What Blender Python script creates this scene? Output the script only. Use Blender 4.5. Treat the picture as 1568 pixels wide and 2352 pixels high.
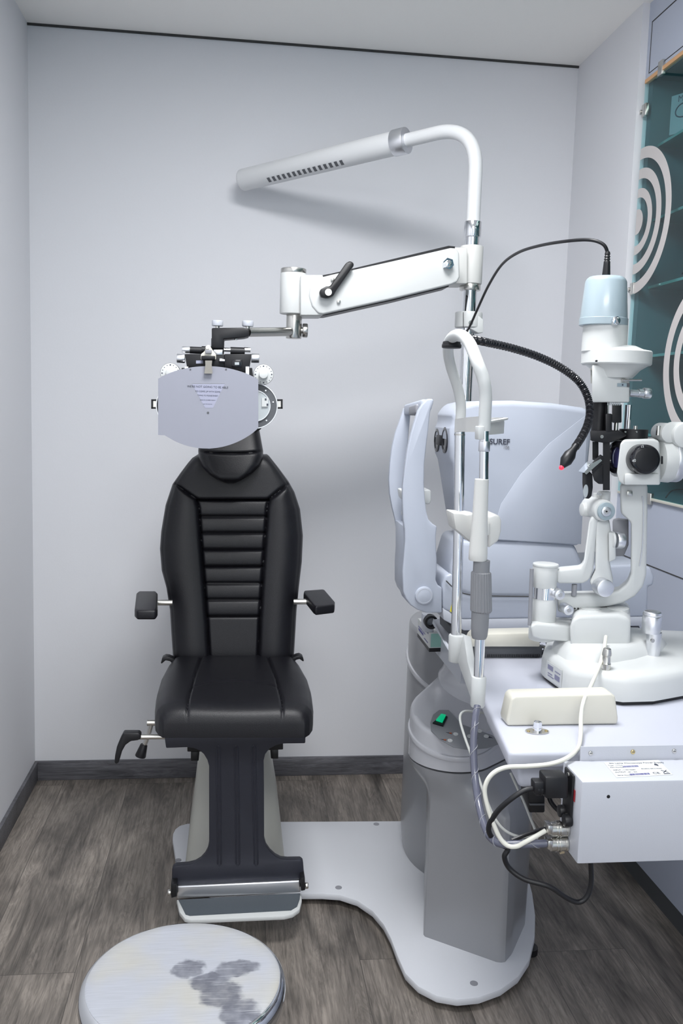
import bpy, bmesh, math, random
from mathutils import Vector, Matrix
random.seed(7)
V = Vector
for o in list(bpy.data.objects): bpy.data.objects.remove(o)
SC = bpy.context.scene; COL = SC.collection

# ------------------------------------------------------------------ camera
W, H, F = 1568, 2352, 2051.6
YAW, PITCH, ROLL = 0.1198, -0.1184, 0.0307
CAM = V((0, 0, 1.4))
fwd = V((math.sin(YAW)*math.cos(PITCH), math.cos(YAW)*math.cos(PITCH), math.sin(PITCH)))
rt0 = V((math.cos(YAW), -math.sin(YAW), 0)); up0 = rt0.cross(fwd)
RT = rt0*math.cos(ROLL) + up0*math.sin(ROLL); UP = -rt0*math.sin(ROLL) + up0*math.cos(ROLL)
cd = bpy.data.cameras.new('camera'); cam = bpy.data.objects.new('camera', cd); COL.objects.link(cam)
cam.matrix_world = Matrix(((RT.x, UP.x, -fwd.x, CAM.x), (RT.y, UP.y, -fwd.y, CAM.y), (RT.z, UP.z, -fwd.z, CAM.z), (0, 0, 0, 1)))
cd.sensor_fit = 'VERTICAL'; cd.sensor_height = 36; cd.lens = F*36/H; cd.clip_start = .01
SC.camera = cam

# ------------------------------------------------------------------ light and exposure
wd = bpy.data.worlds.new('world'); SC.world = wd; wd.use_nodes = True
# stand-in for the unseen shop: noise bands added for contrast in the chrome reflections
wn, wl = wd.node_tree.nodes, wd.node_tree.links
wt = wn.new('ShaderNodeTexCoord'); wm_ = wn.new('ShaderNodeMapping'); wm_.inputs['Scale'].default_value = (1, 1, .35); wl.new(wt.outputs['Generated'], wm_.inputs[0])
wz = wn.new('ShaderNodeTexNoise'); wz.inputs['Scale'].default_value = 3.2; wz.inputs['Detail'].default_value = 1; wl.new(wm_.outputs[0], wz.inputs['Vector'])
wr_ = wn.new('ShaderNodeValToRGB'); wl.new(wz.outputs['Fac'], wr_.inputs[0]); wl.new(wr_.outputs[0], wn['Background'].inputs[0])
we = wr_.color_ramp.elements; we[0].position = .445; we[0].color = (.10, .19, .28, 1); we[1].position = .50; we[1].color = (1.24, 1.245, 1.255, 1)
wd.node_tree.nodes['Background'].inputs[1].default_value = .92
def area(name, loc, sx, sy, power, col=(1, .98, .96), rot=(0, 0, 0)):
    l = bpy.data.lights.new(name, 'AREA'); l.shape = 'RECTANGLE'; l.size = sx; l.size_y = sy
    l.energy = power; l.color = col
    o = bpy.data.objects.new(name, l); o.location = loc; o.rotation_euler = rot; COL.objects.link(o); return o
area('ceiling_panel_light', (.25, 1.55, 2.615), .55, .55, 18, (.98, .985, 1))
area('rear_panel_light', (.2, -.35, 2.615), 1.0, .6, 15, (.97, .985, 1))
area('cabinet_fill_light', (1.36, 1.9, 2.402), .12, 1.4, .5, (1, .97, .88))  # unseen lamp, added to brighten the inside of the cabinet
SC.view_settings.view_transform = 'Standard'; SC.view_settings.look = 'None'
SC.view_settings.exposure = 1.13; SC.view_settings.gamma = 1; SC.view_settings.use_curve_mapping = False

# ------------------------------------------------------------------ photograph ray -> point on a plane of the room
def ray(x, y): return fwd + RT*((x-W/2)/F) - UP*((y-H/2)/F)
def A(x, y, Y): d = ray(x, y); return CAM + d*(Y/d.y)
def AZ(x, y, z): d = ray(x, y); return CAM + d*((z-CAM.z)/d.z)
def AX(x, y, X): d = ray(x, y); return CAM + d*(X/d.x)
def S(x, y, Y): return (A(x, y, Y)-CAM).dot(fwd)/F
def proj(P):
    d = P-CAM; z = d.dot(fwd); return (W/2+F*d.dot(RT)/z, H/2-F*d.dot(UP)/z)

# ------------------------------------------------------------------ materials
MT = {}
def nodes(m): return m.node_tree.nodes, m.node_tree.links
def mat(name, col, rough=.45, metal=0, bump=0, scale=200, var=.04, emit=0, coat=0, spec=.5):
    m = bpy.data.materials.new(name); m.use_nodes = True; N, L = nodes(m); b = N['Principled BSDF']
    b.inputs['Metallic'].default_value = metal; b.inputs['Specular IOR Level'].default_value = spec
    b.inputs['Coat Weight'].default_value = coat; b.inputs['Coat Roughness'].default_value = .1
    tc = N.new('ShaderNodeTexCoord'); nz = N.new('ShaderNodeTexNoise'); nz.inputs['Scale'].default_value = scale if bump else 9
    nz.inputs['Detail'].default_value = 3
    L.new(tc.outputs['Object'], nz.inputs['Vector'])
    mx = N.new('ShaderNodeMix'); mx.data_type = 'RGBA'
    mx.inputs[6].default_value = [c*(1-var) for c in col]+[1]; mx.inputs[7].default_value = [min(1, c*(1+var)) for c in col]+[1]
    L.new(nz.outputs['Fac'], mx.inputs[0]); L.new(mx.outputs[2], b.inputs['Base Color'])
    mr = N.new('ShaderNodeMapRange'); mr.inputs[3].default_value = max(.02, rough*.85); mr.inputs[4].default_value = min(1, rough*1.15)
    L.new(nz.outputs['Fac'], mr.inputs[0]); L.new(mr.outputs[0], b.inputs['Roughness'])
    if bump:
        bp = N.new('ShaderNodeBump'); bp.inputs['Strength'].default_value = bump; bp.inputs['Distance'].default_value = .001
        L.new(nz.outputs['Fac'], bp.inputs['Height']); L.new(bp.outputs[0], b.inputs['Normal'])
    if emit:
        b.inputs['Emission Color'].default_value = list(col)+[1]; b.inputs['Emission Strength'].default_value = emit
    MT[name] = m; return m
mat('wall', (.715, .722, .752), .75, bump=.15, scale=160, var=.01)
mat('ceiling', (.95, .935, .905), .9, bump=.1, scale=160, var=.01)
mat('gap', (.05, .05, .05), .9)
mat('cabinet_paint', (.46, .50, .60), .4, var=.01)
mat('plinth', (.075, .08, .085), .6)
mat('cabinet_inside', (.065, .13, .147), .6)
mat('orange_edge', (.75, .42, .2), .5)
mat('decal', (.56, .53, .52), .6)
mat('shelf_glass', (.08, .24, .23), .08, coat=.5)
mat('white', (.60, .615, .61), .38, var=.015)
mat('white_warm', (.64, .64, .62), .42, var=.015)
mat('cream', (.66, .64, .56), .45, var=.02)
mat('bluewhite', (.43, .462, .535), .36, var=.012)
mat('tablewhite', (.51, .525, .595), .32, var=.012)
mat('boxwhite', (.50, .515, .565), .42, bump=.12, scale=400, var=.01)
mat('blueish', (.30, .37, .41), .3, var=.01, coat=.3)
mat('unitgrey', (.275, .28, .295), .30, bump=.08, scale=500, var=.02, coat=.25)
mat('unitwhite', (.50, .505, .535), .25, var=.01, coat=.4)
mat('plategrey', (.63, .645, .68), .45, bump=.1, scale=500, var=.02)
mat('pedestal', (.48, .48, .44), .4, var=.02)
mat('lightgrey', (.50, .52, .57), .4)
mat('midgrey', (.27, .275, .30), .5)
mat('knurl_grey', (.22, .225, .24), .5)
mat('darkgrey', (.09, .095, .105), .5)
mat('black', (.009, .009, .011), .42, spec=.4)
mat('black_gloss', (.012, .012, .015), .15)
mat('black_metal', (.034, .036, .050), .42, bump=.25, scale=900, metal=.25)
mat('leather', (.0055, .0055, .008), .40, bump=.4, scale=650, spec=.38)
mat('rubber_pad', (.07, .085, .10), .55, bump=.3, scale=700)
mat('chrome', (.80, .81, .83), .09, metal=1, var=.01)
mat('steel', (.60, .59, .56), .26, metal=1, var=.03)
mat('alu', (.74, .75, .78), .35, metal=1, var=.02)
mat('brass', (.62, .50, .26), .3, metal=1)
mat('card', (.285, .293, .345), .55, var=.008)
mat('paper', (.34, .35, .45), .6, var=.01)
mat('darksteel', (.25, .24, .22), .3, metal=1)
mat('panel_grey', (.24, .25, .265), .4)
mat('dull_red', (.35, .03, .04), .5)
mat('card_grey', (.24, .29, .31), .6)
mat('print_grey', (.22, .22, .32), .6)
mat('lampwhite', (.68, .69, .70), .38, var=.01)
mat('ink', (.05, .055, .08), .7)
mat('lens', (.06, .06, .16), .05, coat=1)
mat('lensclear', (.42, .46, .48), .15)
mat('mirror', (.75, .78, .80), .04, metal=1)
mat('red', (.85, .03, .06), .3, emit=.6)
mat('green_light', (.0, .36, .16), .3, emit=.35)
mat('orange_mark', (.42, .10, .03), .5)
mat('yellow', (.75, .65, .02), .5)
mat('boxgreen', (.28, .50, .44), .55)
mat('boxpurple', (.12, .12, .30), .55)
mat('tubegrey', (.10, .105, .145), .25, coat=.2)
mat('cable_white', (.70, .69, .62), .4)
mat('cable_grey', (.45, .46, .44), .45)
mat('wood_leg', (.42, .34, .22), .6)

def mat_glass():
    m = bpy.data.materials.new('cabinet_glass'); m.use_nodes = True; N, L = nodes(m); N.remove(N['Principled BSDF'])
    t = N.new('ShaderNodeBsdfTransparent'); t.inputs[0].default_value = (.78, .93, .94, 1)
    g = N.new('ShaderNodeBsdfGlossy'); g.inputs['Roughness'].default_value = .02
    fr = N.new('ShaderNodeFresnel'); fr.inputs[0].default_value = 1.45
    x = N.new('ShaderNodeMixShader'); ge = N.new('ShaderNodeNewGeometry'); mu = N.new('ShaderNodeMath'); mu.operation = 'MULTIPLY_ADD'; mu.inputs[1].default_value = -1; mu.inputs[2].default_value = 1
    L.new(ge.outputs['Backfacing'], mu.inputs[0]); mm = N.new('ShaderNodeMath'); mm.operation = 'MULTIPLY'; L.new(fr.outputs[0], mm.inputs[0]); L.new(mu.outputs[0], mm.inputs[1])
    L.new(mm.outputs[0], x.inputs[0]); L.new(t.outputs[0], x.inputs[1]); L.new(g.outputs[0], x.inputs[2])
    L.new(x.outputs[0], N['Material Output'].inputs[0]); MT['glass'] = m
mat_glass()

def mat_wood(name, axis, planks, c1, c2, dark):
    """grey oak: brick texture lays the planks, stretched noises draw grain, clouds and knots"""
    m = bpy.data.materials.new(name); m.use_nodes = True; N, L = nodes(m); b = N['Principled BSDF']
    tc = N.new('ShaderNodeTexCoord'); mp = N.new('ShaderNodeMapping')
    mp.inputs['Rotation'].default_value = (0, 0, math.pi/2) if axis == 'Y' else (0, 0, 0)
    if axis == 'Y': mp.inputs['Location'].default_value = (2.1, -.10, 0)
    L.new(tc.outputs['Object'], mp.inputs[0])
    br = N.new('ShaderNodeTexBrick'); br.inputs['Scale'].default_value = 1; br.offset = .5
    br.inputs['Brick Width'].default_value = 2.2; br.inputs['Row Height'].default_value = .235 if planks else 9
    br.inputs['Mortar Size'].default_value = .0008 if planks else 0; br.inputs['Mortar Smooth'].default_value = .3
    br.inputs['Color1'].default_value = (0, 0, 0, 1); br.inputs['Color2'].default_value = (1, 1, 1, 1); br.inputs['Mortar'].default_value = (.5, .5, .5, 1)
    L.new(mp.outputs[0], br.inputs['Vector'])
    off = N.new('ShaderNodeVectorMath'); off.operation = 'SCALE'; off.inputs['Scale'].default_value = 13.0
    L.new(br.outputs['Color'], off.inputs[0])
    ad = N.new('ShaderNodeVectorMath'); ad.operation = 'ADD'; L.new(mp.outputs[0], ad.inputs[0]); L.new(off.outputs[0], ad.inputs[1])
    def noise(sx, sy, det, dist, rough=.6):
        q = N.new('ShaderNodeMapping'); q.inputs['Scale'].default_value = (sx, sy, sy); L.new(ad.outputs[0], q.inputs[0])
        n = N.new('ShaderNodeTexNoise'); n.inputs['Scale'].default_value = 1; n.inputs['Detail'].default_value = det
        n.inputs['Distortion'].default_value = dist; n.inputs['Roughness'].default_value = rough
        L.new(q.outputs[0], n.inputs['Vector']); return n
    cloud = noise(2.0, 7.5, 3, .9); grain = noise(7, 130, 6, .35, .7); fig = noise(2.6, 24, 4, 2.2)
    def ramp(src, stops):
        r = N.new('ShaderNodeValToRGB'); e = r.color_ramp.elements
        while len(e) < len(stops): e.new(.5)
        for k, (p, c) in enumerate(stops): e[k].position = p; e[k].color = (c, c, c, 1)
        L.new(src, r.inputs[0]); return r
    base = N.new('ShaderNodeMix'); base.data_type = 'RGBA'; base.inputs[6].default_value = c1+(1,); base.inputs[7].default_value = c2+(1,)
    rc = ramp(cloud.outputs['Fac'], [(.30, 0), (.68, 1)]); L.new(rc.outputs[0], base.inputs[0])
    def mul(col, fac_src, amount):
        x = N.new('ShaderNodeMix'); x.data_type = 'RGBA'; x.blend_type = 'MULTIPLY'; x.inputs[0].default_value = amount
        L.new(col, x.inputs[6]); L.new(fac_src, x.inputs[7]); return x.outputs[2]
    c = mul(base.outputs[2], ramp(grain.outputs['Fac'], [(.30, .42), (.52, .95), (.72, 1.25)]).outputs[0], .85)
    c = mul(c, ramp(fig.outputs['Fac'], [(.25, .35), (.40, .80), (.47, 1.12), (.53, .70), (.60, 1.05), (.66, .78), (.76, 1.2)]).outputs[0], .75)
    vo = N.new('ShaderNodeTexVoronoi'); vo.inputs['Scale'].default_value = 1
    q = N.new('ShaderNodeMapping'); q.inputs['Scale'].default_value = (2.1, 5.2, 5.2); L.new(ad.outputs[0], q.inputs[0]); L.new(q.outputs[0], vo.inputs['Vector'])
    c = mul(c, ramp(vo.outputs['Distance'], [(.0, .35), (.09, .6), (.16, 1)]).outputs[0], .7)
    pl = N.new('ShaderNodeMapRange'); pl.inputs[3].default_value = .80; pl.inputs[4].default_value = 1.14; L.new(br.outputs['Color'], pl.inputs[0])
    c = mul(c, pl.outputs[0], 1)
    if planks:
        x = N.new('ShaderNodeMix'); x.data_type = 'RGBA'; x.inputs[7].default_value = dark+(1,); L.new(br.outputs['Fac'], x.inputs[0]); L.new(c, x.inputs[6]); c = x.outputs[2]
    L.new(c, b.inputs['Base Color']); b.inputs['Roughness'].default_value = .48
    bp = N.new('ShaderNodeBump'); bp.inputs['Strength'].default_value = .25; bp.inputs['Distance'].default_value = .001
    L.new(grain.outputs['Fac'], bp.inputs['Height']); L.new(bp.outputs[0], b.inputs['Normal']); MT[name] = m
mat_wood('floor_wood', 'Y', True, (.080, .071, .063), (.325, .285, .248), (.05, .045, .04))
mat_wood('base_wood', 'X', False, (.095, .095, .108), (.18, .18, .20), (.03, .03, .03))

def mat_stool():
    m = bpy.data.materials.new('stool_top'); m.use_nodes = True; N, L = nodes(m); b = N['Principled BSDF']
    tc = N.new('ShaderNodeTexCoord'); P = tc.outputs['Object']
    dn = N.new('ShaderNodeTexNoise'); dn.inputs['Scale'].default_value = 40; dn.inputs['Detail'].default_value = 4; L.new(P, dn.inputs['Vector'])
    dv = N.new('ShaderNodeVectorMath'); dv.operation = 'MULTIPLY_ADD'; dv.inputs[1].default_value = (.03, .03, 0); dv.inputs[2].default_value = (-.015, -.015, 0)
    L.new(dn.outputs['Color'], dv.inputs[0]); w = N.new('ShaderNodeVectorMath'); L.new(P, w.inputs[0]); L.new(dv.outputs[0], w.inputs[1])
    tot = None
    for (cx, cy, rx, ry, a) in ((.006, .021, .025, .025, -.3), (.082, .016, .038, .020, .1), (.045, -.008, .034, .018, .1), (.058, -.042, .034, .036, .3), (.086, -.09, .030, .036, .2), (.03, -.02, .02, .014, .4)):  # dark patches on the seat disc, edges broken up by noise
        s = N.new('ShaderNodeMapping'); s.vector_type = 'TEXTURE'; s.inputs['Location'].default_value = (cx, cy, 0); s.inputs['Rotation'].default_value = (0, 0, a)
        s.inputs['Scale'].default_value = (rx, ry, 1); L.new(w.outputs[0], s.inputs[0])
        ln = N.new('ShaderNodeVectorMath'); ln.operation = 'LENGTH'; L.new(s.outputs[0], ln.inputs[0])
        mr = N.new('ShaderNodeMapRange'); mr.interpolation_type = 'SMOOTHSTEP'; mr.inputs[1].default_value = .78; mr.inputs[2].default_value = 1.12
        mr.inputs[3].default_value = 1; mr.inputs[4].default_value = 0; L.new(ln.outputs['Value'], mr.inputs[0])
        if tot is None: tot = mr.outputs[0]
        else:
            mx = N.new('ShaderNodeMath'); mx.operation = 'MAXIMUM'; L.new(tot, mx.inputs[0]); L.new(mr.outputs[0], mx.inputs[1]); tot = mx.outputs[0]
    ys = N.new('ShaderNodeTexNoise'); ys.inputs['Scale'].default_value = 9; ys.inputs['Detail'].default_value = 2; L.new(P, ys.inputs['Vector'])
    ym = N.new('ShaderNodeMapRange'); ym.inputs[1].default_value = .45; ym.inputs[2].default_value = .75; L.new(ys.outputs['Fac'], ym.inputs[0])
    c0 = N.new('ShaderNodeMix'); c0.data_type = 'RGBA'; c0.inputs[6].default_value = (.45, .465, .51, 1); c0.inputs[7].default_value = (.49, .475, .42, 1); L.new(ym.outputs[0], c0.inputs[0])
    sm = N.new('ShaderNodeMapping'); sm.inputs['Rotation'].default_value = (0, 0, .25); sm.inputs['Scale'].default_value = (18, 420, 1); L.new(P, sm.inputs[0])
    sn = N.new('ShaderNodeTexNoise'); sn.inputs['Scale'].default_value = 1; sn.inputs['Detail'].default_value = 4; L.new(sm.outputs[0], sn.inputs['Vector'])
    sr = N.new('ShaderNodeMapRange'); sr.inputs[1].default_value = .3; sr.inputs[2].default_value = .72; sr.inputs[3].default_value = .93; sr.inputs[4].default_value = 1.08; L.new(sn.outputs['Fac'], sr.inputs[0])
    c1 = N.new('ShaderNodeMix'); c1.data_type = 'RGBA'; c1.blend_type = 'MULTIPLY'; c1.inputs[0].default_value = 1; L.new(c0.outputs[2], c1.inputs[6]); L.new(sr.outputs[0], c1.inputs[7])
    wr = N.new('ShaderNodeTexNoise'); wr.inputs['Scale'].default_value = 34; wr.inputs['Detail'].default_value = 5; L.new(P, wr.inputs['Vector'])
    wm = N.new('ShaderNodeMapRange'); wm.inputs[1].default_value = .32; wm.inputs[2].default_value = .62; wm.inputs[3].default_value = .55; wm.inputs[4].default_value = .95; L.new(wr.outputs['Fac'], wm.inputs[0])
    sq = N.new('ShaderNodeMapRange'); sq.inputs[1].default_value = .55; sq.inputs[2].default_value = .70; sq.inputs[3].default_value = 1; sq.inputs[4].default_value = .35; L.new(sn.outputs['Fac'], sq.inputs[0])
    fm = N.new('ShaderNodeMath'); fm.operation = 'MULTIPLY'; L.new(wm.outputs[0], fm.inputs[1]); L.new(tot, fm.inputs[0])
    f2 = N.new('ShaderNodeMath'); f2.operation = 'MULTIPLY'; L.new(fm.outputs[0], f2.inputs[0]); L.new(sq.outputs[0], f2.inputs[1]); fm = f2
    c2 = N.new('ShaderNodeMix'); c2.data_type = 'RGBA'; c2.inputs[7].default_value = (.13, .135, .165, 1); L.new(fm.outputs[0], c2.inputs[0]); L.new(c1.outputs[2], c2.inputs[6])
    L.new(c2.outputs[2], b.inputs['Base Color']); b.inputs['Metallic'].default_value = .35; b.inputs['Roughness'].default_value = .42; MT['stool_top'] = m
mat_stool()

# ------------------------------------------------------------------ mesh builder
def crom(P, n=8):
    P = [V(p) for p in P]; out = []
    for i in range(len(P)-1):
        p0, p1, p2, p3 = P[max(i-1, 0)], P[i], P[i+1], P[min(i+2, len(P)-1)]
        for k in range(n):
            t = k/n
            out.append(.5*((2*p1)+(p2-p0)*t+(2*p0-5*p1+4*p2-p3)*t*t+(3*p1-p0-3*p2+p3)*t**3))
    out.append(P[-1]); return out
class M:
    def __init__(s): s.v = []; s.f = []
    def add(s, vs, fs, bev=0, seg=2, angle=30):
        bm = bmesh.new(); bv = [bm.verts.new(p) for p in vs]
        for f in fs:
            try: bm.faces.new([bv[i] for i in f])
            except ValueError: pass
        bmesh.ops.recalc_face_normals(bm, faces=bm.faces)
        if bev:
            bm.normal_update()
            es = [e for e in bm.edges if len(e.link_faces) == 2 and e.calc_face_angle(0) > math.radians(angle)]
            bmesh.ops.bevel(bm, geom=es, offset=bev, segments=seg, affect='EDGES', profile=.5, clamp_overlap=True)
        bm.verts.index_update(); b = len(s.v)
        s.v += [v.co.copy() for v in bm.verts]; s.f += [[b+v.index for v in f.verts] for f in bm.faces]; bm.free(); return s
    def loft(s, rings, caps=True, bev=0, seg=2):
        n = len(rings[0]); vs = [p for r in rings for p in r]; fs = []
        for i in range(len(rings)-1):
            for k in range(n): fs.append([i*n+k, i*n+(k+1) % n, (i+1)*n+(k+1) % n, (i+1)*n+k])
        if caps: fs.append(list(range(n))[::-1]); fs.append([(len(rings)-1)*n+k for k in range(n)])
        return s.add(vs, fs, bev, seg)
    def box(s, x0, x1, y0, y1, z0, z1, bev=0, seg=2):
        return s.loft([[V((x, y, z)) for x, y in ((x0, y0), (x1, y0), (x1, y1), (x0, y1))] for z in (z0, z1)], True, bev, seg)
    SK = False        # True: the prism is turned about the vertical to face the photographer, as the slit lamp head is
    def poly(s, pts, Y0, Y1, bev=0, seg=2):
        q = [A(x, y, Y0) for x, y in pts]; k = 0
        if M.SK: c = sum(q, V((0, 0, 0)))/len(q); k = c.x/c.y
        return s.loft([q, [V((p.x+k*(Y1-Y0), Y1, p.z)) for p in q]], True, bev, seg)
    def rect(s, x0, y0, x1, y1, Y0, Y1, bev=0, seg=2): return s.poly([(x0, y0), (x1, y0), (x1, y1), (x0, y1)], Y0, Y1, bev, seg)
    def hpoly(s, pts, z0, z1, bev=0, seg=2):
        q = [AZ(x, y, z0) for x, y in pts]
        return s.loft([q, [V((p.x, p.y, z1)) for p in q]], True, bev, seg)
    def xy(s, pts, z0, z1, bev=0, seg=2):
        return s.loft([[V((x, y, z0)) for x, y in pts], [V((x, y, z1)) for x, y in pts]], True, bev, seg)
    def cyl(s, p0, p1, r0, r1=None, n=28, bev=0):
        r1 = r0 if r1 is None else r1; d = (p1-p0).normalized(); a = d.orthogonal().normalized(); b = d.cross(a)
        c = [(math.cos(2*math.pi*k/n), math.sin(2*math.pi*k/n)) for k in range(n)]
        return s.loft([[p+a*(r*u)+b*(r*w) for u, w in c] for p, r in ((p0, r0), (p1, r1))], True, bev, 2)
    def rev(s, p0, d, prof, n=36):
        """prof: (distance along d, radius)"""
        d = d.normalized(); a = d.orthogonal().normalized(); b = d.cross(a)
        c = [(math.cos(2*math.pi*k/n), math.sin(2*math.pi*k/n)) for k in range(n)]
        ring_ = len(prof) == 4 and prof[0][1] == prof[3][1]
        if ring_: prof = list(prof)+[prof[0]]
        return s.loft([[p0+d*h+a*(r*u)+b*(r*w) for u, w in c] for h, r in prof], not ring_)
    def dy(s, x, y, Y, r, d, r1=None, bev=0, n=32):
        p = A(x, y, Y); k = S(x, y, Y); return s.cyl(p, p+V((0, d, 0)), r*k, (r if r1 is None else r1)*k, n, bev)
    def vc(s, x, y0, y1, Y, r0, r1=None, bev=0, n=32):
        p, q = A(x, y0, Y), A(x, y1, Y); k = S(x, (y0+y1)/2, Y); q = V((p.x, p.y, q.z))
        return s.cyl(p, q, r0*k, (r0 if r1 is None else r1)*k, n, bev)
    def hc(s, x0, x1, y, Y, r0, r1=None, bev=0, n=24):
        p, q = A(x0, y, Y), A(x1, y, Y); k = S(x0, y, Y); q = V((q.x, p.y, p.z))
        return s.cyl(p, q, r0*k, (r0 if r1 is None else r1)*k, n, bev)
    def lathe(s, x, prof, Y, n=48):
        k = S(x, prof[0][0], Y); p = A(x, prof[0][0], Y)
        return s.rev(V((p.x, p.y, 0)), V((0, 0, 1)), [(A(x, y, Y).z, r*k) for y, r in prof], n)
    def tube(s, P, r, n=12, smooth=8, rr=None):
        Q = crom(P, smooth) if smooth else [V(p) for p in P]
        rings = []; a = None
        for i, p in enumerate(Q):
            d = (Q[min(i+1, len(Q)-1)]-Q[max(i-1, 0)]).normalized()
            a = (d.orthogonal() if a is None else (a-d*a.dot(d))).normalized(); b = d.cross(a)
            R = r if rr is None else rr(i/(len(Q)-1))
            rings.append([p+a*(R*math.cos(2*math.pi*k/n))+b*(R*math.sin(2*math.pi*k/n)) for k in range(n)])
        return s.loft(rings)
    def pt(s, P, r, n=12, smooth=8, rr=None):
        """tube through photograph points (x, y, depth); r in metres"""
        return s.tube([A(*p) for p in P], r, n, smooth, rr)
    def ball(s, c, r, sx=1, sy=1, sz=1, n=20):
        rings = []
        for i in range(1, 10):
            t = math.pi*i/10
            rings.append([c+V((r*sx*math.sin(t)*math.cos(2*math.pi*k/n), r*sy*math.sin(t)*math.sin(2*math.pi*k/n), r*sz*math.cos(t))) for k in range(n)])
        return s.loft(rings)
    def obj(s, name, m, parent=None, angle=38):
        me = bpy.data.meshes.new(name); off = parent['_o'] if parent is not None and '_o' in parent else (0, 0, 0)
        off = V(off); me.from_pydata([tuple(p-off) for p in s.v], [], s.f)
        me.polygons.foreach_set('use_smooth', [True]*len(me.polygons)); me.update(); me.set_sharp_from_angle(angle=math.radians(angle))
        me.materials.append(MT[m]); o = bpy.data.objects.new(name, me); COL.objects.link(o)
        if parent is not None: o.parent = parent; o['_o'] = tuple(off)
        return o
def tag(o, label, cat, group=None):
    o['label'] = label; o['category'] = cat
    if group: o['group'] = group
    return o
def thing(name, label, cat, loc, group=None):
    o = bpy.data.objects.new(name, None); o.empty_display_size = .05; COL.objects.link(o); o.location = loc; o['_o'] = tuple(loc)
    return tag(o, label, cat, group)
def single(name, mb, m, label, cat, group=None, angle=38):
    """a thing that is one mesh, its origin at its lowest middle"""
    c = V((sum(p.x for p in mb.v)/len(mb.v), sum(p.y for p in mb.v)/len(mb.v), min(p.z for p in mb.v)))
    mb.v = [p-c for p in mb.v]; o = mb.obj(name, m, None, angle); o.location = c; return tag(o, label, cat, group)
def struct(name, mb, m):
    o = mb.obj(name, m); o['kind'] = 'structure'; return o
def text(name, body, m, parent, org, xd, yd, size, align='LEFT', depth=.0003, lift=.0006, bold=0):
    cu = bpy.data.curves.new('t', 'FONT'); cu.body = body; cu.size = size; cu.align_x = align; cu.extrude = depth; cu.offset = bold*size
    t = bpy.data.objects.new('t', cu); COL.objects.link(t); bpy.context.view_layer.update()
    me = bpy.data.meshes.new_from_object(t.evaluated_get(bpy.context.evaluated_depsgraph_get()))
    zd = xd.cross(yd).normalized(); b = M()
    b.v = [org+xd*v.co.x+yd*v.co.y+zd*(v.co.z+lift) for v in me.vertices]; b.f = [list(p.vertices) for p in me.polygons]
    bpy.data.objects.remove(t); bpy.data.meshes.remove(me); return b.obj(name, m, parent)
def lerp(tab, y):
    if y <= tab[0][0]: return tab[0][1]
    for (a, b), (c, d) in zip(tab, tab[1:]):
        if y <= c: return b+(d-b)*(y-a)/(c-a)
    return tab[-1][1]
def segd(px, py, line):
    best = 1e9
    for (ax, ay), (bx, by) in zip(line, line[1:]):
        dx, dy = bx-ax, by-ay; t = max(0, min(1, ((px-ax)*dx+(py-ay)*dy)/(dx*dx+dy*dy)))
        best = min(best, math.hypot(px-ax-t*dx, py-ay-t*dy))
    return best
def cushion(base, N, h, tb, nu, nv):
    """padded panel: a grid raised by h along N, with a side wall and a flat back"""
    g = [[base(2*i/nu-1, j/nv) for i in range(nu+1)] for j in range(nv+1)]
    vs = []; fs = []; idx = lambda i, j: j*(nu+1)+i
    for j in range(nv+1):
        for i in range(nu+1): vs.append(g[j][i]+N*h(2*i/nu-1, j/nv))
    for j in range(nv):
        for i in range(nu): fs.append([idx(i, j), idx(i+1, j), idx(i+1, j+1), idx(i, j+1)])
    loop = [(i, 0) for i in range(nu)]+[(nu, j) for j in range(nv)]+[(i, nv) for i in range(nu, 0, -1)]+[(0, j) for j in range(nv, 0, -1)]
    b = len(vs); vs += [g[j][i]-N*tb for i, j in loop]; n = len(loop)
    for k in range(n):
        k2 = (k+1) % n; fs.append([idx(*loop[k]), idx(*loop[k2]), b+k2, b+k])
    fs.append([b+k for k in range(n)][::-1])
    m = M(); m.add(vs, fs); return m
def ring(c, r, n=48, ang0=0): return [(c[0]+r*math.cos(ang0+2*math.pi*k/n), c[1]+r*math.sin(ang0+2*math.pi*k/n)) for k in range(n)]

# ------------------------------------------------------------------ room
XL, XR, XC, YB, ZC, YF = -.7124, 1.198, 1.22, 3.254, 2.634, -1.6
struct('floor', M().box(XL-.05, 1.75, YF, YB+.05, -.05, 0), 'floor_wood')
struct('ceiling', M().box(XL-.05, 1.75, YF, YB-.006, ZC, ZC+.05), 'ceiling')
struct('wall_back', M().box(XL-.05, 1.75, YB, YB+.05, 0, ZC+.05), 'wall')
struct('wall_left', M().box(XL-.05, XL, YF, YB, 0, ZC), 'wall')
struct('wall_right', M().box(XR, 1.75, 2.735, YB, 0, ZC), 'wall')
struct('shadow_gap', M().box(XL, XR, YB-.006, YB-.001, ZC-.007, ZC+.04), 'gap')  # dark strip: shadow of the ceiling joint put into its colour
struct('baseboard_back', M().box(XL, XR, YB-.012, YB, 0, .072, .002), 'base_wood')
struct('baseboard_left', M().box(XL, XL+.012, YF, YB-.012, 0, .072, .002), 'base_wood')
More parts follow.
